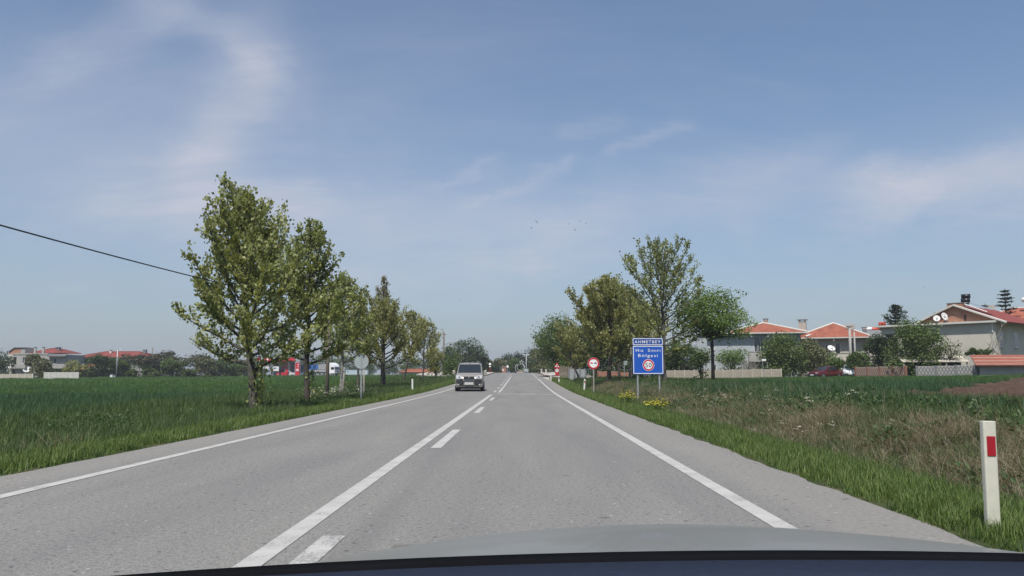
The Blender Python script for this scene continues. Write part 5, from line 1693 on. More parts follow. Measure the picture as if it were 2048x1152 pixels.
# lean-to roof, red-tiled shed and the lattice wall in front of it
b = P(1905, 738, 78); gz2 = float(G(b.x, 78)) - .05
sh = thing('lean_to', 'low lean-to with a pale sheet roof before the cream house', 'shed', (b.x - 3.6, 80.5, gz2), -math.radians(14))
MB().add([(0, 0, 1.75), (6.0, 0, 1.75), (6.0, 2.6, 2.35), (0, 2.6, 2.35), (0, 0, 1.67), (6.0, 0, 1.67), (6.0, 2.6, 2.27), (0, 2.6, 2.27)], [(0, 1, 2, 3), (7, 6, 5, 4), (0, 4, 5, 1), (1, 5, 6, 2), (2, 6, 7, 3), (3, 7, 4, 0)]).build('roof', mat('pale_sheet_roof', (.50, .46, .38), .8, .1, 1, dirt=.3), sh)
for xx in (.15, 2.0, 4.0, 5.85):
    MB().b2(xx - .06, xx + .06, .1, .22, -.2, 1.68).build('post', M_WOOD, sh)
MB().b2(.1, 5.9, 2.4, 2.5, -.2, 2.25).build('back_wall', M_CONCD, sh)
b = P(1966, 740, 74); gz2 = float(G(b.x, 74)) - .05
sh = thing('shed', 'low shed with a red tiled roof at the right edge', 'shed', (b.x, 74.5, gz2), -math.radians(10))
wh = P(1990, 730, 74).z - gz2
house_box(sh, 6.5, 3.6, wh, [], M_CONC)
MB().add([(-.5, -.5, wh + .02), (7, -.5, wh + .02), (7, 3.6, wh + 1.0), (0.5, 3.6, wh + 1.0), (-.5, -.5, wh - .08), (7, -.5, wh - .08), (7, 3.6, wh + .9), (.5, 3.6, wh + .9)], [(0, 1, 2, 3), (7, 6, 5, 4), (0, 4, 5, 1), (1, 5, 6, 2), (2, 6, 7, 3), (3, 7, 4, 0)]).build('roof', M_TILE, sh)
for i in range(3): MB().tube([(-.45 + .3 * i, -.45 + 1.35 * i, wh + .08 + .32 * i), (7, -.45 + 1.35 * i, wh + .06 + .32 * i)], .02, 5).build('batten', M_EAVE, sh)
MB().b2(-.45, -.2, .1, .3, -.2, wh + .02).build('corner_post', M_CONCD, sh)


def panel_wall(name, label, p0, p1, h, n, m, pm, lattice=True, cat='wall', drop=0.0):
    """precast wall: posts and panels, every panel a part; lattice panels get a raised diamond relief"""
    p0, p1 = Vector(p0), Vector(p1)
    base = p0.copy(); base.z = float(G(p0.x, p0.y))
    d = p1 - p0; rz = math.atan2(d.y, d.x); ln = math.hypot(d.x, d.y)
    t0 = thing(name, label, cat, base, rz)
    st_ = ln / n
    pan = rel = None
    for i in range(n + 1):
        q = p0 + d * (i / n); zz = float(G(q.x, q.y)) - base.z - drop
        MB().b2(i * st_ - .08, i * st_ + .08, -.1, .1, zz - .3, zz + h + .06).build('post', pm, t0)
        if i == n: break
        q = p0 + d * ((i + .5) / n); zz = float(G(q.x, q.y)) - base.z - drop
        if pan is None:
            pan = MB().b2(.085, st_ - .085, -.03, .03, -.3, h).build('panel', m, t0)
            if lattice:
                rb = MB(); k = 5
                for a in range(k):
                    xa, xb = .1 + (st_ - .2) * a / k, .1 + (st_ - .2) * (a + 1) / k
                    for z0_, z1_ in ((.08, h * .5), (h * .5, h - .06)):
                        rb.tube([(xa, -.045, z0_), (xb, -.045, z1_)], .026, 4); rb.tube([(xa, -.045, z1_), (xb, -.045, z0_)], .026, 4)
                rel = rb.build('relief', pm, pan)
            pan.location = (0, 0, zz)
        else:
            o = pan.copy(); COL.objects.link(o); o.location = (i * st_, 0, zz); o.parent = t0
            if rel:
                r2 = rel.copy(); COL.objects.link(r2); r2.parent = o
    return t0


M_PREC = mat('precast_concrete', (.33, .29, .235), .92, .14, 1.2, dirt=.3)
M_PRECP = mat('precast_posts', (.40, .36, .29), .92, .12, 2)
M_PRECR = mat('reddish_posts', (.25, .12, .085), .9, .2, 2)
panel_wall('garden_wall', 'tan precast lattice wall in front of the grey house', P(1330, 748, 92), P(1562, 748, 92), 1.28, 12, M_PREC, M_PRECP)
panel_wall('garden_wall', 'lattice wall with reddish posts beside the white car', P(1712, 748, 86), P(1812, 748, 80), 1.3, 4, M_PREC, M_PRECR)
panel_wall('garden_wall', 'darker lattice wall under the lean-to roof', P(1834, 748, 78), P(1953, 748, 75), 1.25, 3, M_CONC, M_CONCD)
panel_wall('garden_wall', 'low reddish brick wall seen between the trunks left of the blue sign', P(1196, 748, 90), P(1262, 748, 90), .75, 3, M_BRICK, M_PRECR, False, drop=-.45)
panel_wall('panel_fence', 'pale grey metal panel fence behind the leaning yellowish tree', P(1138, 748, 92), P(1171, 748, 92), 1.05, 3, mat('pale_grey_sheet', (.27, .29, .30), .6, .1, 2, dirt=.2), M_CONCD, False, 'fence', drop=-.2)
t0 = thing('board_fence', 'brown upright board fence behind the triangular sign', 'fence', at(1117, 97))
for i in range(11):
    MB().box((i * .15 + .1, .02 * (i % 2), .75), (.13, .03, 1.55 + .1 * math.sin(i * 2.1)), ry=.02 * math.sin(i * 3)).build('board', M_POLE, t0)
for zz in (.3, 1.2): MB().b2(0, 1.8, .05, .09, zz, zz + .08).build('rail', M_POLE, t0)

# --- grey house with hipped roof and its beige neighbour
a1 = math.radians(12)
A1 = P(1394, 740, 104); gz = float(G(A1.x, 104)) - .2
t0 = thing('house', 'blue-grey two-storey house with a hipped orange-red tile roof', 'house', (A1.x, 104, gz), -a1)
W1 = (P(1602, 740, 104).x - A1.x) / math.cos(a1) * .93
hh = P(1500, 669, 104).z - gz
k = W1 / 208
ops = [(27 * k, 37 * k, hh - 2.0, hh - .5), (117 * k, 136 * k, hh - 2.3, hh - .35), (30 * k, 40 * k, .8, 2.2)]
house_box(t0, W1, 10, hh, ops, M_GREYH)
window(t0, *ops[0]); window(t0, *ops[1], bars=2, door=True, sill=False); window(t0, *ops[2])
MB().b2(124 * k - .05, 127 * k, -.02, .05, hh - 2.2, hh - .4).build('shutter', M_CONCD, t0)
bl = MB().b2(105 * k, 141 * k, -1.3, -.003, hh - 3.55, hh - 3.35).build('balcony', M_CONC, t0)
MB().b2(105 * k, 141 * k, -1.3, -1.2, hh - 3.35, hh - 2.35).build('parapet', M_CONC, bl)
for xx in (105 * k, 141 * k - .1): MB().b2(xx, xx + .1, -1.2, -.003, hh - 3.35, hh - 2.35).build('side_parapet', M_CONC, bl)
MB().b2(104 * k, 142 * k, -1.33, -1.17, hh - 2.35, hh - 2.29).build('rail', M_CONCD, bl)
for xx in (70 * k, 112 * k, 145 * k): MB().b2(xx - .12, xx + .12, -.7, -.003, hh - .38, hh - .003).build('eave_bracket', M_EAVE, t0)
bl = MB().b2(-14 * k, 2 * k, .3, 3, hh - 3.6, hh - 2.2).build('side_balcony', M_GREYH, t0)
MB().b2(-14.5 * k, 2.3 * k, .25, 3.05, hh - 2.2, hh - 2.12).build('rail', M_EAVE, bl)
sl = MB().b2(22 * k, W1 + .9, -.9, 10.8, hh, hh + .14).build('eave_slab', M_EAVE, t0)
MB().b2(0, 22 * k - .002, -.3, 10.6, hh, hh + .14).build('flat_roof', M_EAVE, t0)
rf = hip_roof(t0, 60 * k, W1 + .85, -.85, 10.7, hh + .15, P(1530, 651, 110).z - gz - hh - .15, M_TILE, 3.3)
chimney(rf, 150 * k, 5.5, hh + 1.0, hh + 2.0, .5, M_BRICK)
dish(t0, 42 * k, .3, hh + .75, .55, -.5, -.5); dish(t0, 52 * k, .5, hh + .62, .42, .6, -.4)
# beige neighbour
a2 = math.radians(24)
A2 = P(1596, 740, 108); gz = float(G(A2.x, 108)) - .2
t0 = thing('house', 'beige house with balcony and satellite dish beside the blue-grey one', 'house', (A2.x, 108, gz), -a2)
hh = P(1640, 677, 106).z - gz
W2 = 8.4; k = W2 / 112
ops = [(47 * k, 56 * k, hh - 2.4, hh - .7), (63 * k, 72 * k, hh - 2.6, hh - .55), (86 * k, 94 * k, hh - 2.3, hh - .5), (90 * k, 100 * k, .2, 2.3)]
house_box(t0, W2, 10, hh, ops, M_BEIGE)
window(t0, *ops[0]); window(t0, *ops[1], bars=0, sill=False, door=True); window(t0, *ops[2], bars=0); window(t0, *ops[3], bars=0, door=True, sill=False)
bl = MB().b2(26 * k, 104 * k, -1.5, -.003, hh - 3.05, hh - 2.85).build('balcony', M_BEIGE, t0)
MB().b2(26 * k, 104 * k, -1.5, -1.38, hh - 2.85, hh - 2.05).build('parapet', M_CREAM, bl)
MB().b2(25.5 * k, 104.5 * k, -1.53, -1.35, hh - 2.05, hh - 1.98).build('rail', M_CONCD, bl)
for xx in (30 * k, 88 * k): MB().b2(xx - .15, xx + .15, -1.45, -1.15, -.2, hh - 3.06).build('pillar', M_CREAM, bl)
dish(t0, 58 * k, -1.6, hh - 1.3, .5, .5, -.75)
MB().b2(-.3, W2 + .9, -1.0, 10.8, hh, hh + .14).build('eave_slab', M_EAVE, t0)
for xx in (18 * k, 33 * k, 62 * k, 90 * k): MB().b2(xx - .12, xx + .12, -.8, -.003, hh - .36, hh - .003).build('eave_bracket', M_EAVE, t0)
rf = hip_roof(t0, -.3, W2 + .85, -.95, 10.7, hh + .15, P(1632, 650, 113).z - gz - hh - .15, M_TILE, 4.2)
quad(MB(), (1.0, -.98, hh + .30), (1.35, -.98, hh + .30), (3.6, 3.0, hh + 1.62), (3.2, 3.0, hh + 1.62)).build('valley_flashing', M_EAVE, rf)
chimney(rf, .6, 2.2, hh + .3, hh + 2.45, .95, M_BEIGE)
chimney(rf, 6.3, 6.2, hh + 1.0, hh + 2.1, 1.5, M_BEIGE, False)
chimney(rf, 8.3, 4.4, hh + .5, hh + 1.35, .55, M_CONCD)
# low far house with a red solar tank and the two concrete poles before it
b = at(1706, 118); gz = b.z - .3
t0 = thing('house', 'far low flat-roofed house with a red and white solar tank on top', 'house', (b.x, 118, gz), -math.radians(18))
hh = P(1730, 678, 118).z - gz
ops = [(.9, 2.2, hh - 2.3, hh - .6), (3.0, 4.2, hh - 2.5, hh - .5)]
house_box(t0, 7.5, 8, hh, ops, M_BEIGE); window(t0, *ops[0]); window(t0, *ops[1], bars=0, sill=False, door=True)
MB().b2(-.3, 7.8, -.6, 8.3, hh, hh + .18).build('roof_slab', M_EAVE, t0)
hs = quad(MB(), (2.1, .2, hh + .25), (4.5, .2, hh + .25), (4.5, 1.6, hh + 1.35), (2.1, 1.6, hh + 1.35)).build('solar_heater', M_CONCD, t0)
M_TKR = mat('red_tank', (.46, .05, .03), .4, .1, 1)
tank(hs, 3.2, 1.8, hh + 1.5, 2.4, .28, M_TKR); tank(hs, 4.4, 1.9, hh + 2.15, .9, .36, M_TKR); tank(hs, 2.5, 1.7, hh + 1.52, .9, .285, M_TW)
t0, h = plain_post('utility_pole', 'thick concrete pole at the right end of the beige house', 1703, 100, 654, .17, M_CONC, cat='pole')
MB().b2(-.55, .55, -.06, .06, h - .3, h - .2).build('crossarm', M_CONCD, t0)
MB().b2(-.35, .35, -.15, .15, h - .05, h + .12).build('pole_cap', M_CONCD, t0)
t0, h = plain_post('utility_pole', 'thinner grey pole just right of the thick concrete pole', 1712, 104, 664, .11, M_CONC, cat='pole')
MB().tube([(0, 0, h - .2), (-.6, 0, h + .25)], .04, 5).build('lamp_arm', M_GALV, t0)
# little tilted street sign before the garden wall
b = at(1529, 88); h = P(1529, 719, 88).z - b.z
t0 = thing('street_sign', 'small white street name sign on a tilted pole before the large dark bush', 'street sign', b)
MB().tube([(0, 0, -.3), (-.22, 0, h)], .035, 6).build('pole', M_GALV, t0)
MB().box((-.02, -.03, h - .05), (.44, .03, .2), ry=-.06).build('name_plate', M_WHITE, t0)
b = at(1249, 86); h = P(1249, 722, 86).z - b.z
t0 = thing('street_sign', 'small grey street name sign on a thin pole left of the blue sign', 'street sign', b)
MB().tube([(0, 0, -.3), (0, 0, h)], .035, 6).build('pole', M_GALV, t0)
MB().box((.12, -.03, h - .08), (.4, .03, .18)).build('name_plate', M_SIGNBACK, t0); MB().box((.1, -.03, h - .32), (.36, .03, .18)).build('name_plate', M_SIGNBACK, t0)
# a house far behind on the right edge with white tanks
b = at(1975, 122); gz = b.z
t0 = thing('house', 'house top with chimney and white roof tanks behind the fir', 'house', (b.x, 122, gz), -math.radians(30))
hh = P(1990, 640, 122).z - gz
house_box(t0, 14, 8, hh, [], M_BEIGE)
rf = hip_roof(t0, -.5, 14.5, -.5, 8.5, hh, 1.9, M_TILE3, 4)
chimney(rf, .9, 2.0, hh + .2, hh + 2.3, 1.3, M_BEIGE, False)
tank(rf, 6.8, 2.0, hh + 3.0, 3.4, .35, M_TW); tank(rf, 7.2, 1.8, hh + 2.1, 3.0, .35, M_TW)

# --- left side of the field
b = at(23, 185); gz = b.z - .1
t0 = thing('house', 'grey concrete two-storey flat-roofed house at the far left', 'house', (b.x, 185, gz), math.radians(4))
k = 185 / F
hh = P(70, 709, 185).z - gz
zf = lambda py: P(70, py, 185).z - gz
ops = [(2 * k, 8 * k, zf(728), zf(714)), (19 * k, 27 * k, zf(727), zf(714)), (53 * k, 63 * k, zf(727), zf(715)), (74 * k, 86 * k, zf(727), zf(716)), (17 * k, 25 * k, zf(752), zf(739)), (80 * k, 88 * k, zf(751), zf(740)), (1 * k, 7 * k, zf(757), zf(739))]
house_box(t0, 105 * k, 9, hh, ops, M_CONC)
for i, o_ in enumerate(ops):
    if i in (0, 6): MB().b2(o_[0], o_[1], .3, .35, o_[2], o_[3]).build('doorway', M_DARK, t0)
    else: window(t0, *o_, bars=1)
MB().b2(71 * k, 107 * k, -1.0, -.003, zf(713), zf(710.5)).build('canopy_slab', M_CONCD, t0)
bl = MB().b2(72 * k, 107 * k, -1.3, -.003, zf(737), zf(735.5)).build('balcony', M_CONC, t0)
MB().b2(72 * k, 107 * k, -1.3, -1.15, zf(735.5), zf(728)).build('parapet', M_CONC, bl)
MB().b2(0, 70 * k, -.12, 9.1, hh, hh + .3).build('roof_edge', M_CONC, t0)
MB().b2(2 * k, 30 * k, -.9, -.003, zf(737), zf(728.5)).build('lower_parapet', M_CONC, t0)
dish(t0, 31 * k, -.5, zf(739), .75, .5, -.5); dish(t0, -6 * k, -.5, zf(731), .9, .5, -.5)
for px_ in (53, 69):
    chimney(t0, (px_ - 23) * k, 3.0, hh + .25, zf(695.5), .42, M_CONC)
b = at(15, 200); gz = b.z; k = 200 / F; zf = lambda py: P(60, py, 200).z - gz
t0 = thing('house', 'house with red tiled roof and brick attic behind the grey concrete house', 'house', (b.x, 200, gz), 0)
house_box(t0, 105 * k, 9, zf(709), [], M_CREAM)
MB().add([(0, 0, zf(709)), (24 * k, 0, zf(709)), (24 * k, 0, zf(696)), (12 * k, 0, zf(696)), (0, 0, zf(704))], [(0, 1, 2, 3, 4)]).build('brick_attic', M_GABLE, t0)
MB().b2(24 * k, 33 * k, 0, 4, zf(709), zf(695)).build('stair_head', M_CONC, t0)
MB().add([(-1 * k, -.3, zf(704)), (12 * k, -.3, zf(695)), (33 * k, -.3, zf(695)), (33 * k, 5, zf(694)), (12 * k, 5, zf(694)), (-1 * k, 5, zf(703))], [(0, 1, 4, 5), (1, 2, 3, 4)]).build('attic_roof', M_CONCD, t0)
rf = hip_roof(t0, 45 * k, 107 * k, -.5, 9, zf(706), zf(696) - zf(706), M_TILE2, 3.2, M_TILE2)
chimney(rf, 86 * k, 3, zf(700), zf(696), .9, M_CONCD)
b = at(165, 205); gz = b.z; k = 205 / F; zf = lambda py: P(220, py, 205).z - gz
t0 = thing('house', 'long house under a wide red hipped roof behind the left trees', 'house', (b.x, 205, gz), 0)
ops = [(2 * k, 12 * k, zf(727), zf(718)), (60 * k, 72 * k, zf(727), zf(718)), (100 * k, 110 * k, zf(727), zf(718))]
house_box(t0, 130 * k, 9, zf(716), ops, M_CONC)
for o_ in ops: window(t0, *o_)
MB().b2(-8 * k, 140 * k, -1.0, 10, zf(716), zf(714.8)).build('eave_slab', M_EAVE, t0)
rf = hip_roof(t0, -16 * k, 140 * k, -1.2, 10, zf(714.7), zf(702.5) - zf(714.7), M_TILE2, 44 * k, M_TILE2)
chimney(rf, 42 * k, 3.2, zf(706), zf(701), .5, M_EAVE); chimney(rf, 112 * k, 3.2, zf(706), zf(701), .8, M_CONCD)
b = at(158, 180); gz = b.z; k = 180 / F; zf = lambda py: P(165, py, 180).z - gz
t0 = thing('shed', 'brick lean-to with a faded tile roof left of the dark green tree', 'shed', (b.x, 180, gz), 0)
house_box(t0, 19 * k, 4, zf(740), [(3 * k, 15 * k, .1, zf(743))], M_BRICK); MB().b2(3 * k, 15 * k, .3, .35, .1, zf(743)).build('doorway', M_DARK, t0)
MB().add([(-1.2 * k, -.4, zf(739)), (20 * k, -.4, zf(739)), (20 * k, 4, zf(727)), (-1.2 * k, 4, zf(727))], [(0, 1, 2, 3)]).build('roof', M_TILE3, t0)
# boundary walls, pergola, boxes
panel_wall('garden_wall', 'cream panel wall at the left edge before the grey concrete house', P(-40, 750, 152), P(66, 750, 152), .95, 7, M_PRECP, M_EAVE, False, drop=-.2)
panel_wall('lattice_fence', 'white ornamental lattice fence right of the grey concrete house', P(89, 750, 150), P(157, 750, 150), 1.15, 6, mat('white_precast', (.60, .59, .56), .9, .06, 2), M_EAVE, True, 'fence', drop=-.25)
b = at(376, 190); gz = b.z; k = 190 / F; zf = lambda py: P(388, py, 190).z - gz
t0 = thing('pergola', 'white slatted pergola roof on thin posts at the field edge', 'pergola', (b.x, 190, gz))
for i in range(4): MB().b2(0, 24 * k, -.04 + .01 * i, .04 + .01 * i, zf(745 - 2.4 * i), zf(743.8 - 2.4 * i)).build('slat', M_WHITE, t0)
for xx in (0, 8 * k, 16 * k, 24 * k): MB().b2(xx - .06, xx + .06, .06, .16, -.3, zf(736)).build('post', M_WHITE, t0)
MB().b2(-.1, 24 * k + .1, .17, 2.5, zf(736.8), zf(735.8)).build('top', M_WHITE, t0)
b = at(222, 168); gz = b.z; k = 168 / F
for px_, w_, h_, lb in ((224, 5, 8, 'white meter box at the foot of the left trees'), (230, 3, 7, 'narrow grey box beside the white meter box')):
    b = at(px_, 168); t0 = thing('utility_box', lb, 'box', b)
    MB().b2(-w_ * k / 2, w_ * k / 2, -.25, .25, -.2, h_ * k).build('cabinet', M_TW if w_ == 5 else M_SIGNBACK, t0, bevel=.02)
    MB().b2(-w_ * k / 2 - .04, w_ * k / 2 + .04, -.3, .3, h_ * k, h_ * k + .07).build('lid', M_GALV, t0)
for px_, top_, Y_, lb in ((233, 699, 170, 'grey lamp pole in front of the long red roof'), (303, 695, 205, 'thin dark pole at the right end of the long red roof')):
    t0, h = plain_post('utility_pole', lb, px_, Y_, top_, .12, M_GALV if px_ == 233 else M_POLE, cat='pole')
    if px_ == 233:
        MB().tube([(0, 0, h - .25), (.5, -.1, h + .05)], .05, 6).build('lamp_arm', M_GALV, t0); MB().box((.6, -.1, h + .05), (.4, .2, .12)).build('lamp_head', M_WHITE, t0)
        MB().b2(-.35, .35, -.05, .05, h - .12, h - .02).build('crossarm', M_GALV, t0)
    else: MB().b2(-.35, .35, -.05, .05, h - .35, h - .27).build('crossarm', M_POLE, t0)
# low white-red barrier and the low red-roofed shed
b = at(745, 215); t0 = thing('barrier', 'low white and red kerb barrier along the far side of the field', 'barrier', b, math.radians(2))
for i in range(9): MB().b2(i * 1.5, i * 1.5 + 1.46, -.12, .12, -.2, .42).build('barrier_block', M_TW if i % 3 != 1 else mat('faded_red', (.45, .2, .17), .8), t0)
b = at(800, 200); gz = b.z; k = 200 / F; zf = lambda py: P(840, py, 200).z - gz
t0 = thing('shed', 'long low shed with an orange-red roof beyond the left trees', 'shed', (b.x, 200, gz), 0)
house_box(t0, 74 * k, 5, zf(744.5), [], M_CREAM)
hip_roof(t0, -2 * k, 76 * k, -.6, 5.6, zf(744.5), zf(738.5) - zf(744.5), M_TILE, 2.0, M_TILE)

# --- filling station
Yg = 232
b = at(536, Yg); gz = b.z + .06; k = Yg / F; zf = lambda py: P(560, py, Yg).z - gz
M_STR = mat('station_red', (.52, .02, .035), .45, .06, 1)
M_STG = mat('station_grey', (.36, .38, .39), .5, .05, 1, .3)
t0 = thing('filling_station', 'red and grey filling station with canopy and shop beyond the wheat', 'filling station', (b.x, Yg, gz))
MB().b2(-22 * k, 66 * k, -.5, 12, zf(721.5), zf(715.5)).build('canopy', M_STG, t0, bevel=.1)
for xa, xb in ((-22, -14), (-7, 8), (17, 35), (40, 54)):
    MB().b2(xa * k, xb * k, -.58, -.503, zf(722), zf(715.7)).build('red_fascia', M_STR, t0)
letters('Petrol Ofisi', 26 * k, zf(718.6), 15 * k, 3.4 * k, -.60, M_WHITE, t0, spacing=1.05)
MB().add([(-3 * k, -.6, zf(721)), (-1 * k, -.6, zf(716.4)), (.6 * k, -.6, zf(716.4)), (-.6 * k, -.6, zf(718.4)), (3.6 * k, -.6, zf(717.4)), (3.2 * k, -.6, zf(719)), (.4 * k, -.6, zf(719.2)), (-.4 * k, -.6, zf(721))], [(0, 1, 2, 3, 4, 5, 6, 7)]).build('emblem', M_WHITE, t0)
for xx in (-18, 12, 33): MB().b2(xx * k - .25, xx * k + .25, 4, 4.5, -.2, zf(721.5)).build('column', M_STG, t0)
sw = wall_front(MB(), 36 * k, zf(722) + .2, [(24 * k, 33 * k, .05, zf(738)), (2 * k, 20 * k, .8, zf(738))], 6, .2, -.2, -3 * k).build('shop_wall', M_STG, t0)
MB().b2(24 * k, 33 * k, 6.08, 6.12, .05, zf(738)).build('shop_door', M_PANE, t0); MB().b2(2 * k, 20 * k, 6.08, 6.12, .8, zf(738)).build('shop_window', M_PANE, t0)
MB().b2(28.3 * k, 28.9 * k, 6.0, 6.07, .05, zf(738)).build('door_mullion', M_WHITE, t0)
MB().b2(-3 * k, 33 * k, 12, 12.2, -.2, zf(722)).build('back_wall', M_STG, t0)
MB().b2(15 * k, 33 * k, 5.8, 5.98, zf(737), zf(732)).build('shop_fascia', M_STR, t0)
MB().b2(14.5 * k, 33 * k, 5.75, 5.98, zf(730), zf(722.5)).build('hoarding', mat('orange_hoarding', (.42, .12, .055), .6, .4, 2), t0)
MB().b2(-1 * k, 11 * k, 5.75, 5.98, zf(729.5), zf(722.5)).build('hoarding', MATS['orange_hoarding'], t0)
b2_ = at(595, Yg - 4); t1 = thing('price_tower', 'tall red price tower at the right end of the filling station', 'sign tower', (b2_.x, Yg - 4, b2_.z + .06))
zz = lambda py: P(595, py, Yg - 4).z - b2_.z - .06
MB().b2(-4 * k, 4 * k, -.3, .3, -.3, zz(725.5)).build('tower', M_STR, t1, bevel=.04)
MB().b2(-5 * k, 4.2 * k, -.33, .33, zz(725.4), zz(719.5)).build('tower_head', M_STG, t1)
MB().b2(-5 * k, -4.1 * k, -.28, .28, -.3, zz(725.5)).build('side_mast', M_STG, t1)
for i, py in enumerate((729, 733, 738.5, 741)): MB().b2((.5 if i < 2 else -3) * k, (2.8 if i < 2 else 3) * k, -.34, -.303, zz(py + .9), zz(py - .6)).build('price_panel', M_WHITE, t1)
for px_, py0, py1, w_, m_, nm, lb in ((570, 744, 751, 12, M_STR, 'waste_skip', 'red open skip in front of the filling station shop'), (551, 733, 742, 13, M_TW, 'price_board', 'white board on legs left of the red skip'), (532, 729, 737, 11, M_TW, 'price_board', 'white board partly behind the shoots of the big plane tree')):
    bb = at(px_, Yg - 9); bz = bb.z + .06; kk = (Yg - 9) / F; q = lambda py: P(px_, py, Yg - 9).z - bz
    t1 = thing(nm, lb, 'skip' if nm == 'waste_skip' else 'board', (bb.x, Yg - 9, bz))
    if nm == 'waste_skip':
        MB().add([(-6 * kk, -.7, 0), (6 * kk, -.7, 0), (6.6 * kk, -.8, q(744)), (-6.6 * kk, -.8, q(744.5)), (-6 * kk, .7, 0), (6 * kk, .7, 0), (6.6 * kk, .8, q(744)), (-6.6 * kk, .8, q(744.5))], [(0, 1, 2, 3), (5, 4, 7, 6), (0, 4, 5, 1), (1, 5, 6, 2), (0, 3, 7, 4)]).build('tub', M_STR, t1)
        MB().b2(1.5 * kk, 6.3 * kk, -.2, .2, q(744), q(739)).build('lid_board', M_STR, t1)
    else:
        MB().b2(-w_ * kk / 2, w_ * kk / 2, -.06, .06, q(py1), q(py0)).build('panel', m_, t1)
        MB().b2(-w_ * kk * .36, w_ * kk * .1, -.08, -.062, q(py1 - 4), q(py0 + 2)).build('print', M_CONCD, t1)
        for s_ in (-1, 1): MB().b2(s_ * w_ * kk * .4 - .05, s_ * w_ * kk * .4 + .05, -.04, .04, -.2, q(py1)).build('leg', M_GALV, t1)
for px_, m_, lb in ((556, M_STR, 'left fuel pump under the station canopy'), (545, M_CONCD, 'dark fuel pump behind the white board')):
    bb = at(px_, Yg + 2); t1 = thing('fuel_pump', lb, 'fuel pump', (bb.x, Yg + 2, bb.z + .06)); MB().b2(-.4, .4, -.3, .3, -.1, 1.7).build('cabinet', m_, t1, bevel=.04); MB().b2(-.3, .3, -.32, -.302, 1.0, 1.5).build('display', M_PANE, t1)
parked_car('pale car parked between the skip and the price tower', 581, 233, math.radians(70), paint('silver_car_paint', (.5, .5, .5)), True, dz=.06)
parked_car('white car just right of the price tower', 602, 238, math.radians(80), MATS['white_car_paint'], True, dz=.06)
bb = at(528.5, 240); h = P(528.5, 676, 240).z - bb.z
t1 = thing('flag_pole', 'white pole flying a small red flag with a white crescent', 'flag', bb)
MB().tube([(0, 0, -.2), (0, 0, h)], [.09, .06], 8).build('mast', M_WHITE, t1)
fl = MB(); kk = 240 / F
vs = []
for i in range(7):
    for j in range(4): vs.append((-i * 7.5 * kk / 6, .12 * math.sin(i * 1.3), h - .1 - j * 5 * kk / 3 - .03 * i))
fl.add(vs, [(i * 4 + j, i * 4 + j + 1, i * 4 + j + 5, i * 4 + j + 4) for i in range(6) for j in range(3)])
fo = fl.build('flag', M_STR, t1, True, fix=False)
MB().ring((-2.6 * kk, h - .12 - 2.6 * kk), .7 * kk, 1.2 * kk, -.16, -.15, 18).build('crescent', M_WHITE, fo)

# ------------------------------------------------------------------ birds
M_BIRD = mat('bird_dark', (.03, .03, .034), .8)
for i, (px_, py_, w_, roll, lb) in enumerate(((1073, 444, 6.5, .7, 'largest dark bird of the flock, banking'), (1063, 456, 4, .3, 'small bird just below the largest one'), (1137, 448, 3.6, .0, 'left bird of the four near the middle'),
                                      (1150, 460, 4.4, .4, 'lowest bird of the four near the middle'), (1159, 442.5, 4.4, -.2, 'highest bird of the four near the middle'), (1172, 446.5, 4, .1, 'right bird of the four near the middle'),
                                      (1386, 507, 3.2, .1, 'lone bird right of the tallest sparse tree'), (920, 601, 3.2, .0, 'lone low bird above the dark tree clump'), (1545, 531, 3.4, -.3, 'lone bird above the grey house'), (1848, 574, 4, .2, 'lone bird above the cream house'))):
    Yb = 90 + 7 * (i % 4); p = P(px_, py_, Yb); s_ = w_ * Yb / F
    t0 = thing('bird', lb, 'bird', p, .5 * i, 'birds in the sky'); t0.rotation_euler = (.15, roll, .4 + .7 * i)
    MB().tube([(0, -.45 * s_, 0), (0, -.25 * s_, .02 * s_), (0, .1 * s_, .02 * s_), (0, .42 * s_, 0), (0, .62 * s_, 0)], [.01 * s_, .075 * s_, .09 * s_, .05 * s_, .015 * s_], 7).build('body', M_BIRD, t0, True)
    for sg in (-1, 1):
        MB().add([(sg * .05 * s_, -.16 * s_, .04 * s_), (sg * .05 * s_, .16 * s_, .04 * s_), (sg * .34 * s_, .12 * s_, .16 * s_), (sg * .34 * s_, -.18 * s_, .16 * s_), (sg * .72 * s_, .1 * s_, .08 * s_), (sg * .62 * s_, -.08 * s_, .1 * s_)], [(0, 1, 2, 3), (3, 2, 4, 5)]).build('wing', M_BIRD, t0)

# ------------------------------------------------------------------ the car the picture is taken from: bonnet, windscreen foot and dashboard
CX = .32
car = thing('car', 'grey bonnet and dark dashboard of the car the viewer sits in', 'car', (CX, 1.5, 0))
M_BON = mat('bonnet_paint', (.17, .168, .152), .38, .06, 1.5, 0, .12, dirt=.1, spec=.4)
M_DASH = mat('dashboard_plastic', (.030, .043, .078), .9, .12, 60, bump=.5, spec=.15)
M_SEAL = mat('black_rubber_seal', (.006, .006, .007), .95, .2, 10, spec=.04)


def bon(u_, v_):
    """bonnet surface; u across -1..1, v from windscreen (0) to nose (1)"""
    x = u_ * (.80 - .08 * v_ * v_)
    y = -.48 + v_ * 1.02 - .16 * v_ * u_ * u_
    z = .947 - .006 * v_ - .125 * v_ ** 2.2 - .060 * abs(u_) ** 2.2 - .012 * v_ * abs(u_)
    return (x, y, z)


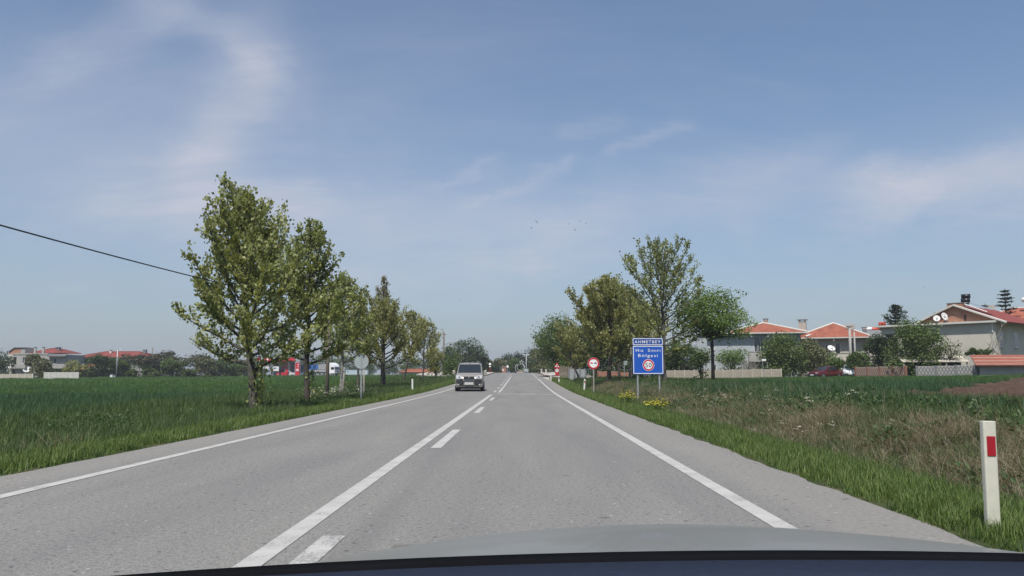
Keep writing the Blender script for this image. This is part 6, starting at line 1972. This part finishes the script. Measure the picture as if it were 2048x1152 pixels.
nu, nv = 40, 26
vs = [bon(-1 + 2 * i / nu, j / nv) for j in range(nv + 1) for i in range(nu + 1)]
fs = [(j * (nu + 1) + i, j * (nu + 1) + i + 1, (j + 1) * (nu + 1) + i + 1, (j + 1) * (nu + 1) + i) for j in range(nv) for i in range(nu)]
bo = MB().add(vs, fs).build('bonnet', M_BON, car, True, fix=False)
so = bo.modifiers.new('thick', 'SOLIDIFY'); so.thickness = .02; so.offset = -1
# front wings, nose and wheels
for s_ in (-1, 1):
    wing = [(s_ * .80, -.5, .835), (s_ * .79, .0, .815), (s_ * .745, .34, .78), (s_ * .70, .42, .70)]
    low = [(s_ * .84, -.5, .30), (s_ * .84, .0, .30), (s_ * .80, .36, .30), (s_ * .72, .50, .30)]
    mid = [(s_ * .86, -.5, .66), (s_ * .86, .0, .66), (s_ * .82, .36, .62), (s_ * .73, .50, .56)]
    MB().add(wing + mid + low, [(i, i + 1, 5 + i, 4 + i) for i in range(3)] + [(4 + i, 5 + i, 9 + i, 8 + i) for i in range(3)]).build('wing', M_BON, car, True)
    wheel(car, s_ * .74, -.05, .31, .19, s_)
MB().add([(-.72, .50, .30), (.72, .50, .30), (.73, .50, .56), (-.73, .50, .56), (.70, .42, .70), (-.70, .42, .70), (.62, .44, .80), (-.62, .44, .80)], [(0, 1, 2, 3), (3, 2, 4, 5), (5, 4, 6, 7)]).build('bumper', M_BON, car)


def arc_strip(y0, y1, z0, z1, sag, x0, x1, n=40, back=.0):
    """cross-car strip curved in plan (middle forward) and slightly in height"""
    vs, fs = [], []
    for i in range(n + 1):
        x = x0 + (x1 - x0) * i / n; t = (x / .75) ** 2
        vs += [(x, y0 - .06 * t, z0 - sag * t), (x, y1 - .06 * t, z1 - sag * t)]
    fs = [(2 * i, 2 * i + 2, 2 * i + 3, 2 * i + 1) for i in range(n)]
    return MB().add(vs, fs)


sl = arc_strip(-.672, -.575, 1.0125, 1.004, .015, -.86, .86).build('windscreen_seal', M_SEAL, car, True)
so = sl.modifiers.new('thick', 'SOLIDIFY'); so.thickness = .03; so.offset = -1
arc_strip(-.574, -.45, 1.002, .93, .015, -.86, .86).build('scuttle', M_SEAL, car, True)
ds = arc_strip(-.95, -.675, 1.037, 1.016, .015, -.86, .86).build('dashboard', M_DASH, car, True)
so = ds.modifiers.new('thick', 'SOLIDIFY'); so.thickness = .06; so.offset = -1
MB().b2(-.72, .72, -.98, -.9, .30, .86).build('bulkhead', M_SEAL, car)

# ------------------------------------------------------------------ haze: thin even air round everything
m, t = node_mat('haze_air'); n_ = NT(t)
pv_ = n_.n('ShaderNodeVolumePrincipled')
pv_.inputs['Color'].default_value = (.90, .95, 1.0, 1); pv_.inputs['Density'].default_value = .0004; pv_.inputs['Anisotropy'].default_value = .2
o_ = n_.n('ShaderNodeOutputMaterial'); n_.link(pv_.outputs[0], o_.inputs['Volume'])
hz_ = MB().b2(-4300, 4300, -1800, 5300, -2.5, 18).build('haze', m)
tag(hz_, 'thin pale haze over the fields and the village', 'haze', kind='stuff')
S.cycles.volume_bounces = 0
